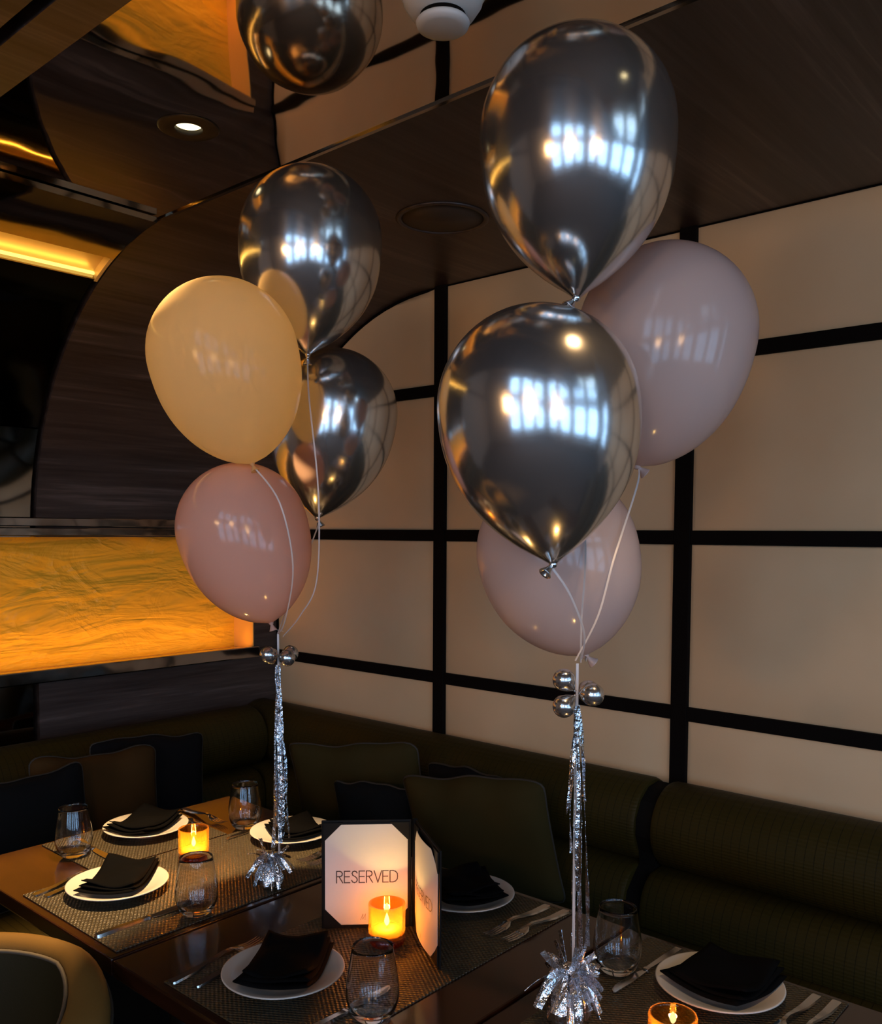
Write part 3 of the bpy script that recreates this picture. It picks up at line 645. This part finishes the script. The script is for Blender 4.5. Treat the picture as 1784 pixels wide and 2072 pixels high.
# ---------------------------------------------------------------- votive candles
votive0 = None
def votive(label, x, y, energy=3.4, z=ZM):
    global votive0
    if votive0 is None:
        t = thing('votive_candle', label, 'candle', (x, y, z), 0, 'amber votive candles')
        lathe('cup', [(0.0345, 0.0165), (0.0350, 0.030), (0.0352, 0.060), (0.0352, 0.0765), (0.0345, 0.0785), (0.0315, 0.0785), (0.0302, 0.076), (0.0300, 0.060), (0.0298, 0.030), (0.0285, 0.020), (0.0, 0.0165)], M['amber_cup'], t, 48)
        lathe('base', [(0.0, 0.0), (0.029, 0.0), (0.0325, 0.002), (0.0345, 0.007), (0.0345, 0.0163), (0.0, 0.0163)], M['amber_base'], t, 48)
        lathe('wax', [(0.0, 0.0175), (0.0255, 0.0175), (0.0275, 0.020), (0.0275, 0.030), (0.0, 0.0295)], M['wax'], t, 32)
        tube('wick', [(0, 0, 0.029), (0.0006, 0, 0.036)], 0.0007, M['ink'], t, 5)
        lathe('flame', [(0.0, 0.034), (0.0028, 0.0365), (0.0048, 0.041), (0.0046, 0.046), (0.0028, 0.052), (0.0010, 0.057), (0.0, 0.059)], M['flame'], t, 16)
        votive0 = t
    else:
        t = copy_tree(votive0); t.location = (x, y, z); t['label'] = label
    point('candle_light', (x, y, z + 0.047), energy, (1.0, 0.55, 0.14), 0.006)
    return t
votive('lit amber glass votive in front of the reserved sign', 1.184, 1.178)
votive('lit amber glass votive on the corner table behind a tumbler', 1.183, 1.818)
votive('lit amber glass votive cut by the bottom frame edge', 1.182, 0.590)

# ---------------------------------------------------------------- reserved sign: open black menu folder
STROKES = {'R': [[(0, 0), (0, 1), (0.28, 1), (0.42, 0.94), (0.48, 0.80), (0.46, 0.66), (0.36, 0.56), (0, 0.53)], [(0.20, 0.54), (0.52, 0)]],
           'E': [[(0.46, 0), (0, 0), (0, 1), (0.46, 1)], [(0, 0.52), (0.42, 0.52)]],
           'S': [[(0.46, 0.84), (0.38, 0.96), (0.24, 1), (0.10, 0.95), (0.04, 0.80), (0.10, 0.64), (0.30, 0.52), (0.44, 0.38), (0.48, 0.22), (0.40, 0.06), (0.24, 0), (0.09, 0.05), (0, 0.20)]],
           'V': [[(0, 1), (0.32, 0), (0.64, 1)]],
           'D': [[(0, 0), (0, 1), (0.26, 1), (0.48, 0.92), (0.62, 0.74), (0.65, 0.50), (0.62, 0.26), (0.48, 0.08), (0.26, 0), (0, 0)]],
           'M': [[(0, 0), (0.14, 1), (0.34, 0.1), (0.56, 1), (0.72, 0)]]}
ADV = {'R': 0.66, 'E': 0.62, 'S': 0.64, 'V': 0.74, 'D': 0.78, 'M': 0.85}
def lettering(name, word, u0, v0, hgt, sw, depth, mat, parent, lean=0.0):
    """flat strokes in local XZ on the paper face (-Y)"""
    V, F = [], []; pen = u0
    for chn in word:
        for st in STROKES[chn]:
            Pn = [Vector((pen + (p[0] + lean * p[1]) * hgt, v0 + p[1] * hgt)) for p in st]
            for a, b_ in zip(Pn[:-1], Pn[1:]):
                d = (b_ - a).normalized(); dep = depth if not callable(depth) else None; nn = Vector((-d.y, d.x)) * sw / 2; a2, b2 = a - d * sw / 2, b_ + d * sw / 2
                k = len(V); V += [(q.x, dep if dep is not None else depth(q.x), q.y) for q in (a2 - nn, b2 - nn, b2 + nn, a2 + nn)]; F.append((k, k + 1, k + 2, k + 3))
        pen += ADV[chn] * hgt
    return mesh(name, V, F, mat, parent)
sign = thing('reserved_sign', 'open black menu folder with white RESERVED cards standing by a candle', 'sign', (1.271, 1.189, ZM))
def cover(direction, width, normal_side):
    """one cover: local X from the hinge along direction, -Y is the face with the card"""
    ang = math.atan2(direction[1], direction[0])
    c = box('cover', 0.006, width, 0.0, 0.004, 0.0, 0.215, M['leather'], sign, 0.0015, 2); c.rotation_euler = (0, 0, ang)
    if not normal_side: c.scale = (1, -1, 1)
    return c
def card(parent, width, mirrored, bulge, word_u):
    x0, x1, z0, z1 = 0.013, width - 0.007, 0.008, 0.207; cc = 0.030
    n = 16; V, F = [], []
    for s in (0, 1):
        for i in range(n + 1):
            u = i / n; x = x0 + (x1 - x0) * u; zz0 = z0 + max(0, cc - (x - x0), cc - (x1 - x)); zz1 = z1 - max(0, cc - (x - x0), cc - (x1 - x))
            yb = -0.0012 - bulge * math.sin(PI * u) - 0.0006 * s
            V += [(x, yb, zz0), (x, yb, zz1)]
    k = 2 * (n + 1)
    for i in range(n):
        F.append((2 * i, 2 * i + 2, 2 * i + 3, 2 * i + 1)); F.append((k + 2 * i, k + 2 * i + 2, k + 2 * i + 3, k + 2 * i + 1))
        F.append((2 * i, 2 * i + 2, k + 2 * i + 2, k + 2 * i)); F.append((2 * i + 1, 2 * i + 3, k + 2 * i + 3, k + 2 * i + 1))
    F.append((0, 1, k + 1, k)); F.append((2 * n, 2 * n + 1, k + 2 * n + 1, k + 2 * n))
    o = mesh('card', V, F, M['paper'], parent); smooth_by_angle(o, 40)
    for (cx, sx_) in ((x0 - 0.003, 1), (x1 + 0.003, -1)):
        for (cz, sz) in ((z0 - 0.004, 1), (z1 + 0.004, -1)):
            L = cc + 0.008; poly = [(cx, cz), (cx + sx_ * L, cz), (cx, cz + sz * L)]
            prism('corner_strap', poly, 1, -0.0030, 0.0002, M['leather'], parent)
    return o
# left cover (faces the camera): local +X from the hinge to the left end, so the face is on local +Y -> mirror it
cL = cover((-0.7071, 0.7071), 0.181, True); cL.rotation_euler = (0, 0, math.atan2(-0.7071, 0.7071)); cL.location = (-0.7071 * 0.187, 0.7071 * 0.187, 0)
card(cL, 0.181, False, 0.0006, 0)
lettering('lettering', 'RESERVED', 0.0355, 0.092, 0.0228, 0.0020, -0.0028, M['ink'], cL)
lettering('printed_mark', 'M', 0.082, 0.017, 0.012, 0.0009, -0.0027, M['ink_pale'], cL, 0.25)
dR = Vector((-0.5408, -0.8412)); cR = cover((dR.x, dR.y), 0.183, True)
card(cR, 0.183, False, 0.008, 0)
lettering('lettering', 'RESERVED', 0.044, 0.092, 0.0210, 0.0018, lambda x_: -0.0028 - 0.008 * math.sin(PI * (x_ - 0.013) / 0.163), M['ink'], cR)
lettering('printed_mark', 'M', 0.085, 0.017, 0.012, 0.0009, lambda x_: -0.0028 - 0.008 * math.sin(PI * (x_ - 0.013) / 0.163), M['ink_pale'], cR, 0.25)
sp_ = tube('spine', [(0.004, 0.002, 0.0), (0.004, 0.002, 0.215)], 0.0055, M['leather'], sign, 10)

# ---------------------------------------------------------------- balloons
def balloon(name, label, cat, c, k, Rb, mat, pe, ex, group, ribbon_to=None, via=(), neck_dir=None, tag_scale=1.0):
    """teardrop of revolution: crown hemisphere, tapering to the tied neck"""
    c, k = Vector(c), Vector(k); ax = (c - k).normalized(); L = (c - k).length
    t = thing(name, label, cat, tuple(k), 0, group)
    q = Vector((0, 0, 1)).rotation_difference(ax).to_matrix()
    prof = []
    nn = 26
    for i in range(nn + 1):
        uu = 1 - i / nn; r = Rb * max(0.0, (1 - uu ** pe)) ** ex; prof.append((max(r, 0.006), L * (1 - uu)))
    for i in range(1, 19):
        a = PI / 2 * i / 18; prof.append((max(Rb * math.cos(a), 0.0), L + Rb * math.sin(a)))
    prof = [(0.0, -0.001)] + prof
    seg = 56; V, F = [], []
    for r, z in prof:
        for s in range(seg): V.append(q @ Vector((r * math.cos(2 * PI * s / seg), r * math.sin(2 * PI * s / seg), z)))
    for i in range(len(prof) - 1):
        for s in range(seg): F.append((i * seg + s, i * seg + (s + 1) % seg, (i + 1) * seg + (s + 1) % seg, (i + 1) * seg + s))
    me = bpy.data.meshes.new('body'); me.from_pydata([tuple(v) for v in V], [], F); bm = bmesh.new(); bm.from_mesh(me)
    bmesh.ops.remove_doubles(bm, verts=bm.verts, dist=1e-6); bmesh.ops.recalc_face_normals(bm, faces=bm.faces); bm.to_mesh(me); bm.free()
    link('body', me, mat, t, True)
    # knot and flared lip
    d = Vector(neck_dir).normalized() if neck_dir else -ax
    q2 = Vector((0, 0, 1)).rotation_difference(d).to_matrix(); s_ = tag_scale
    kp = [(0.0, -0.004), (0.0055, -0.003), (0.0068, 0.001), (0.0052, 0.005), (0.0035, 0.007), (0.0055, 0.012), (0.0095, 0.020), (0.0105, 0.0215), (0.0100, 0.0225), (0.0085, 0.0205), (0.0040, 0.012), (0.0, 0.011)]
    o = lathe('knot', [(a * s_, b_ * s_) for a, b_ in kp], mat, t, 14); o.data.transform(q2.to_4x4())
    o.data.transform(Matrix.Diagonal((1.0, 1.0, 1.0, 1.0)))
    if ribbon_to is not None:
        nr = sum(1 for q_ in bpy.data.objects if q_.name.startswith('ribbon')); ribbon_to = Vector(ribbon_to) + Vector((math.cos(nr * 1.7), math.sin(nr * 1.7), 0.5 * (nr % 4))) * 0.008
        pts = [Vector((0, 0, 0)) + d * 0.006] + [Vector(v) - k for v in via] + [Vector(ribbon_to) - k]
        fine = [Vector(p) for p in spline([tuple(p) for p in pts], 7)]
        Vr, Fr = strip_vf(fine, 0.0032, 0.2, 1.6, 0.0004); mesh('ribbon', Vr, Fr, M['ribbon'], t, False)
    return t
TL_ = (1.205, 1.520, 1.296); TR_ = (1.185, 0.758, 1.318)
GL = 'left balloon bunch'; GR = 'right balloon bunch'
balloon('chrome_balloon', 'highest chrome silver balloon of the left bunch, under the mirrored ceiling', 'balloon', (1.290, 1.516, 2.142), (1.276, 1.511, 1.898), 0.152, M['chrome'], 2.6, 0.88, GL, TL_, [(1.236, 1.460, 1.80), (1.222, 1.415, 1.60), (1.226, 1.425, 1.42), (1.220, 1.470, 1.345)])
balloon('peach_balloon', 'glowing peach balloon at the left, lit by the downlight', 'balloon', (1.077, 1.533, 1.872), (1.107, 1.482, 1.655), 0.148, M['peach'], 2.3, 0.62, GL, TL_, [(1.115, 1.405, 1.575), (1.143, 1.400, 1.45), (1.185, 1.478, 1.335)], (0.1, -0.5, -1), 0.8)
balloon('chrome_balloon', 'lower chrome silver balloon of the left bunch, before the dark rails', 'balloon', (1.422, 1.590, 1.796), (1.387, 1.610, 1.552), 0.147, M['chrome'], 2.5, 0.85, GL, TL_, [(1.375, 1.595, 1.53), (1.290, 1.560, 1.42)], (0.25, -0.3, -1))
balloon('blush_balloon', 'lowest blush pink balloon of the left bunch', 'balloon', (1.137, 1.557, 1.527), (1.172, 1.508, 1.330), 0.135, M['blush'], 2.3, 0.62, GL, TL_, [(1.185, 1.515, 1.315)], None, 0.8)
balloon('chrome_balloon', 'largest and highest chrome silver balloon of the right bunch', 'balloon', (1.198, 0.785, 2.130), (1.187, 0.775, 1.879), 0.149, M['chrome'], 2.6, 0.90, GR, TR_, [(1.205, 0.795, 1.84), (1.300, 0.860, 1.72), (1.262, 0.802, 1.52), (1.205, 0.770, 1.38)], (-0.6, 0.35, -0.7))
balloon('blush_balloon', 'blush pink balloon at the right behind the chrome ones', 'balloon', (1.478, 0.777, 1.873), (1.434, 0.807, 1.639), 0.156, M['blush_pale'], 2.3, 0.60, GR, TR_, [(1.400, 0.786, 1.60), (1.290, 0.764, 1.478), (1.225, 0.752, 1.39)], (0.5, -0.5, -0.6))
balloon('chrome_balloon', 'lower chrome silver balloon of the right bunch, in front of blush balloons', 'balloon', (1.108, 0.789, 1.705), (1.114, 0.762, 1.474), 0.150, M['chrome'], 2.4, 0.86, GR, TR_, [(1.132, 0.745, 1.43), (1.158, 0.735, 1.37)], (-0.75, 0.2, -0.7))
balloon('blush_balloon', 'lowest blush pink balloon of the right bunch', 'balloon', (1.351, 0.917, 1.486), (1.378, 0.872, 1.301), 0.144, M['blush_pale'], 2.3, 0.62, GR, TR_, [(1.340, 0.845, 1.300), (1.25, 0.79, 1.312)], (0.4, -0.4, -0.5))
# small chrome balloons tied round the strings
def mini(label, c, r, d, group):
    c, d = Vector(c), Vector(d).normalized()
    t = thing('mini_balloon', label, 'balloon', tuple(c), 0, group); q = Vector((0, 0, 1)).rotation_difference(d).to_matrix().to_4x4()
    prof = [(0.0, -1.32), (0.10, -1.30), (0.22, -1.18), (0.60, -0.82), (0.88, -0.42)] + [(math.cos(a), math.sin(a)) for a in [R(x) for x in range(-15, 91, 15)]]
    o = lathe('body', [(max(a, 0) * r, b_ * r) for a, b_ in prof], M['chrome'], t, 28); o.data.transform(q)
    o = lathe('knot', [(0.0, -1.29 * r), (0.12 * r, -1.31 * r), (0.09 * r, -1.35 * r), (0.15 * r, -1.41 * r), (0.0, -1.40 * r)], M['chrome'], t, 10); o.data.transform(q)
    return t
def cluster(center, r, dirs, labels, group):
    for d, l in zip(dirs, labels): d = Vector(d).normalized(); mini(l, Vector(center) + d * r * 1.62, r, d, group)
rt = Vector(_r); up = Vector(_u); fw = Vector(_f)
cluster((1.203, 1.520, 1.256), 0.0175, [-rt * 0.71 - fw * 0.71 + up * 0.12, rt * 0.71 - fw * 0.71 - up * 0.12, -rt * 0.71 + fw * 0.71 - up * 0.12, rt * 0.71 + fw * 0.71 + up * 0.12],
        ['front left mini chrome balloon under the left bunch', 'front right mini chrome balloon under the left bunch', 'rear lower mini chrome balloon under the left bunch', 'rear upper mini chrome balloon under the left bunch'], 'mini balloons of the left bunch')
cluster((1.180, 0.760, 1.272), 0.0178, [-rt * 0.71 + up * 0.71, -rt * 0.71 - up * 0.71, rt * 0.71 - fw * 0.71, rt * 0.71 + fw * 0.71],
        ['upper left mini chrome balloon under the right bunch', 'lower left mini chrome balloon under the right bunch', 'front right mini chrome balloon under the right bunch', 'hidden rear mini chrome balloon under the right bunch'], 'mini balloons of the right bunch')
# foil streamers: crinkled strips hanging round the string
def streamer(label, x, y, ztop, zstring, strips, seed, group):
    t = thing('foil_streamer', label, 'streamer', (x, y, ztop), 0, group); rnd = random.Random(seed)
    Vs, Fs = strip_vf([(0.0, 0.0, 0.064), (0.0005, 0, 0.0), (-0.0006, 0.0004, (zstring - ztop) * 0.5), (0.0, 0, zstring - ztop)], 0.0042, 0.3, 1.2, 0.0008); s_ = mesh('string', Vs, Fs, M['ribbon'], t); s_['label'] = 'pale flat string'
    for (off, depth_, z0, z1, wd, spread) in strips:
        n = 34; pts, wds = [], []; p1, p2, p3 = rnd.uniform(0, 6), rnd.uniform(0, 6), rnd.uniform(0, 6)
        for i in range(n + 1):
            f = i / n; s = min(1.0, f * 2.2) ** 0.8 * spread[0] + f * spread[1]
            hv = rt.copy(); hv.z = 0; fv = fw.copy(); fv.z = 0
            p = hv * (off * s + 0.0016 * math.sin(9 * f + p1)) + fv * (depth_ * s + 0.0016 * math.sin(8 * f + p2)); p.z = (z0 - ztop) + (z1 - z0) * f
            p.x += 0.0007 * rnd.uniform(-1, 1); pts.append(p); wds.append(wd * (0.8 + 0.3 * math.sin(14 * f + p3) ** 2))
        V, F = strip_vf(pts, wds, rnd.uniform(-0.6, 0.6), rnd.uniform(-3.5, 3.5), 0.0005); mesh('strip', V, F, M['foil'], t)
    return t
rs = random.Random(3); SL = []
for k in range(12):
    SL.append((rs.uniform(-1, 1) * 0.012, rs.uniform(-1, 1) * 0.010, 1.236, 0.872 + rs.uniform(-0.02, 0.05), rs.uniform(0.006, 0.0095), (0.45, 0.75)))
SL += [(-0.011, 0, 1.236, 0.84, 0.008, (0.4, 0.7)), (0.0045, -0.008, 1.236, 0.836, 0.009, (0.3, 0.7)), (0.019, 0, 1.15, 0.862, 0.005, (0.4, 0.75))]
streamer('silver foil streamer hanging under the left mini balloons', 1.203, 1.524, 1.238, 0.826, SL, 21, 'foil streamers')
SR = [(-0.0005, 0.004, 1.252, 0.865, 0.0088, (0.6, 0.5)), (0.020, 0.006, 1.252, 0.868, 0.0085, (0.75, 0.35)), (0.011, -0.003, 1.252, 0.866, 0.0090, (0.5, 0.5)), (-0.009, 0.003, 1.22, 1.08, 0.006, (0.7, 0.5)), (0.008, 0.006, 1.252, 0.93, 0.0065, (0.4, 0.5)),
      (-0.008, -0.003, 1.252, 1.02, 0.0055, (0.6, 0.4)), (0.013, 0.003, 1.23, 1.10, 0.006, (0.7, 0.5)), (0.004, -0.006, 1.252, 0.96, 0.006, (0.4, 0.6)), (0.0, 0.006, 1.252, 1.06, 0.006, (0.4, 0.6))]
streamer('silver foil streamer hanging under the right mini balloons', 1.181, 0.761, 1.254, 0.845, SR, 22, 'foil streamers')
# foil balloon weights: wrapped body, tied neck, burst of cut foil strips
def weight(label, x, y, sc, seed, z0=TT):
    t = thing('balloon_weight', label, 'balloon weight', (x, y, z0), 0, 'foil balloon weights'); rnd = random.Random(seed)
    V, F = [], []; prof = [(0.010, 0.0), (0.022, 0.001), (0.027, 0.008), (0.028, 0.020), (0.023, 0.038), (0.013, 0.052), (0.008, 0.060), (0.011, 0.066), (0.006, 0.074)]; seg = 26
    for i, (r, z) in enumerate(prof):
        for s in range(seg):
            a = 2 * PI * s / seg; rr = r * (1 + (0.0 if i == 0 else rnd.uniform(-0.13, 0.13))); V.append((rr * math.cos(a) * sc, rr * math.sin(a) * sc, (z + (rnd.uniform(-0.0015, 0.0015) if 0 < i else 0)) * sc + (0.0016 if 0 < i else 0)))
    for i in range(len(prof) - 1):
        for s in range(seg): F.append((i * seg + s, i * seg + (s + 1) % seg, (i + 1) * seg + (s + 1) % seg, (i + 1) * seg + s))
    F.append(tuple(range(seg))); F.append(tuple((len(prof) - 1) * seg + s for s in range(seg)))
    mesh('wrapped_body', V, F, M['foil'], t)
    for k in range(56):
        a = rnd.uniform(0, 2 * PI); el = rnd.uniform(-0.1, 0.9); Ln = rnd.uniform(0.040, 0.066); fall = rnd.uniform(0.012, 0.055) if k > 9 else rnd.uniform(-0.02, 0.01)
        pts = []
        for i in range(7):
            f = i / 6; rr = 0.006 + Ln * f * math.cos(el) * (0.80 if k > 9 else 0.55); zz = 0.064 + Ln * f * math.sin(el) * 0.8 - fall * f * f
            pts.append((rr * math.cos(a) * sc, rr * math.sin(a) * sc, max(0.004, zz * sc)))
        V, F = strip_vf(pts, 0.0078 * sc, rnd.uniform(-0.5, 0.5), rnd.uniform(-1.5, 1.5), 0.0005, Vector((math.sin(a), -math.cos(a), 0.3))); mesh('foil_strip', V, F, M['foil'], t)
    return t
weight('silver foil balloon weight on the corner table edge', 1.207, 1.560, 1.0, 31, ZM)
weight('silver foil balloon weight at the bottom edge on the lower right table', 1.183, 0.770, 1.25, 32, ZM)

# ---------------------------------------------------------------- tub chairs at the aisle
def tub_chair(label, x, y, rz):
    """U-shaped tub: padded rim thin along the back, wide and falling along the two arms; faces local +X"""
    t = thing('tub_chair', label, 'chair', (x, y, 0), rz); ro = 0.290; arm = 0.17; n = 56; FA = 0.22
    def at(f, r):
        if f < FA: return (arm * (1 - f / FA), r)
        if f > 1 - FA: return (arm * (1 - (1 - f) / FA), -r)
        a = PI / 2 + PI * (f - FA) / (1 - 2 * FA); return (r * math.cos(a), r * math.sin(a))
    def endness(f): return max(0.0, 1 - min(f, 1 - f) / 0.36)
    def top(f): return 0.765 - 0.17 * endness(f) ** 1.4
    def inner(f): return ro - 0.048 - 0.062 * min(1.0, endness(f) * 1.5)
    def sweep(name, rowfn, mat):
        V, F = [], []
        for i in range(n + 1):
            row = rowfn(i / n); m_ = len(row)
            for r, z in row: px, py = at(i / n, r); V.append((px, py, z))
        for i in range(n):
            for j in range(m_): F.append((i * m_ + j, (i + 1) * m_ + j, (i + 1) * m_ + (j + 1) % m_, i * m_ + (j + 1) % m_))
        F += [tuple(range(m_)), tuple(n * m_ + j for j in range(m_))]
        o = mesh(name, V, F, mat, t); smooth_by_angle(o, 55); return o
    o = sweep('shell', lambda f: [(ro - 0.014, 0.20), (ro, 0.20), (ro, top(f) - 0.030), (ro - 0.014, top(f) - 0.030)], M['chair_dark']); o['label'] = 'dark olive outer back'
    def rim(f):
        z, ri = top(f), inner(f); return [(ro - 0.016, 0.30), (ro - 0.016, z - 0.030), (ro - 0.002, z - 0.024), (ro - 0.005, z - 0.008), (ro - 0.016, z), ((ro + ri) / 2, z + 0.003), (ri + 0.014, z - 0.001), (ri + 0.004, z - 0.008), (ri, z - 0.022), (ri, 0.30)]
    sweep('rim_padding', rim, M['chair_tan'])
    def shade_lining(f):
        z, ri = top(f), inner(f); return [(ri - 0.001, z - 0.026), (ri - 0.012, z - 0.05), (ri - 0.014, 0.56), (ri - 0.010, 0.46), (ri - 0.001, 0.44)]
    o = sweep('shade_lining', shade_lining, M['chair_dark']); o['label'] = 'inner back coloured dark for its shade'  # upholstery in shadow: the shade of the inner face is put into its colour
    tube('piping', [(*at(i / n, ro - 0.001), top(i / n) - 0.029) for i in range(n + 1)], 0.004, M['piping'], t, 6)
    tube('piping', [(*at(i / n, inner(i / n) - 0.003), top(i / n) - 0.020) for i in range(n + 1)], 0.004, M['chair_pipe'], t, 6)
    pl = [(0.17, 0.160)] + [(0.160 * math.cos(PI / 2 + PI * k / 16), 0.160 * math.sin(PI / 2 + PI * k / 16)) for k in range(17)] + [(0.17, -0.160), (0.205, -0.12), (0.215, 0.0), (0.205, 0.12)]
    o = prism('seat', pl, 2, 0.30, 0.45, M['chair_tan'], t); prism('seat_frame', [(u * 1.30 - 0.02, v * 1.55) for u, v in pl], 2, 0.20, 0.298, M['chair_dark'], t)
    for sx_, sy_ in ((1, 1), (1, -1), (-1, 1), (-1, -1)):
        tube('leg', [(sx_ * 0.145, sy_ * 0.155, 0.205), (sx_ * 0.165, sy_ * 0.175, 0.0)], [0.020, 0.012], M['chair_wood'], t, 8)
    return t
tub_chair('tan tub chair at the bottom left, turned with its back to the corner table', 0.492, 1.535, R(231))

# ---------------------------------------------------------------- ceiling fittings
DL_LABELS = ['lit round recessed downlight with black trim in the mirrored ceiling, farthest along the bay', 'recessed downlight in the mirrored ceiling above the right balloon bunch, above the frame', 'recessed downlight in the mirrored ceiling behind the camera']
for (dy, de), lb in zip(DOWNLIGHTS, DL_LABELS):
    dl = thing('recessed_downlight', lb, 'downlight', (HOLE[0], dy, ZC), 0, 'recessed downlights of the mirrored bay')
    lathe('trim_ring', [(0.029, 0.002), (0.029, -0.003), (0.031, -0.0045), (0.060, -0.0035), (0.0645, -0.001), (0.0645, -0.0002), (0.057, -0.0002), (0.057, 0.03), (0.029, 0.03)], M['black_ring'], dl, 48, closed=True)
    lathe('lamp', [(0.0, 0.006), (0.0275, 0.006), (0.0275, 0.020), (0.0, 0.024)], M['lamp_lens'], dl, 36)
sk = thing('ceiling_speaker', 'flush round speaker in the dark wood ceiling', 'speaker', (1.89, 1.671, ZC))
lathe('rim', [(0.112, 0.004), (0.124, 0.002), (0.128, -0.002), (0.122, -0.005), (0.113, -0.004)], M['wenge'], sk, 56, closed=True)
lathe('grille', [(0.0, 0.003), (0.112, 0.003), (0.1125, -0.001), (0.0, -0.0035)], M['grille'], sk, 56)
sd = thing('smoke_detector', 'white smoke detector hanging from the mirrored ceiling at the top edge', 'smoke detector', (1.0955, 0.970, ZC))
lathe('base', [(0.0, 0.0), (0.070, 0.0), (0.072, -0.006), (0.068, -0.016), (0.0, -0.016)], M['detector'], sd, 48)
lathe('body', [(0.0, -0.017), (0.064, -0.017), (0.062, -0.030), (0.050, -0.048), (0.0, -0.048)], M['detector'], sd, 48)
lathe('sensor_gap', [(0.0, -0.0485), (0.036, -0.0485), (0.036, -0.056), (0.0, -0.056)], M['frame'], sd, 40)
lathe('cap', [(0.0, -0.0565), (0.040, -0.0565), (0.0425, -0.060), (0.040, -0.066), (0.030, -0.0685), (0.0, -0.0695)], M['detector'], sd, 44)
def pendant(label, x, y, z, energy=74.0):
    point('pendant_light', (x, y, z - 0.15), energy, (1.0, 0.56, 0.24), 0.24)
    t = thing('pendant_lamp', label, 'lamp', (x, y, z), 0)
    lathe('shade', [(0.0, -0.10), (0.06, -0.095), (0.115, -0.05), (0.125, 0.0), (0.10, 0.07), (0.04, 0.11), (0.0, 0.112)], M['shade'], t, 28)
    tube('rod', [(0, 0, 0.11), (0, 0, HALL_Z - z + 0.01)], 0.006, M['frame'], t, 8)
pendant('amber pendant lamp in the hall, reflected orange left of centre in the chrome balloons', -2.3, -0.9, 2.35)
pendant('added amber fill lamp in the unseen hall, toward the left wall', -3.2, 0.7, 2.3)  # extra lamp, added to bring warm light to the booth
pendant('added amber fill lamp in the unseen hall, closest to the front wall windows', -1.4, -2.7, 2.3)  # another added lamp for warm fill, no source known here
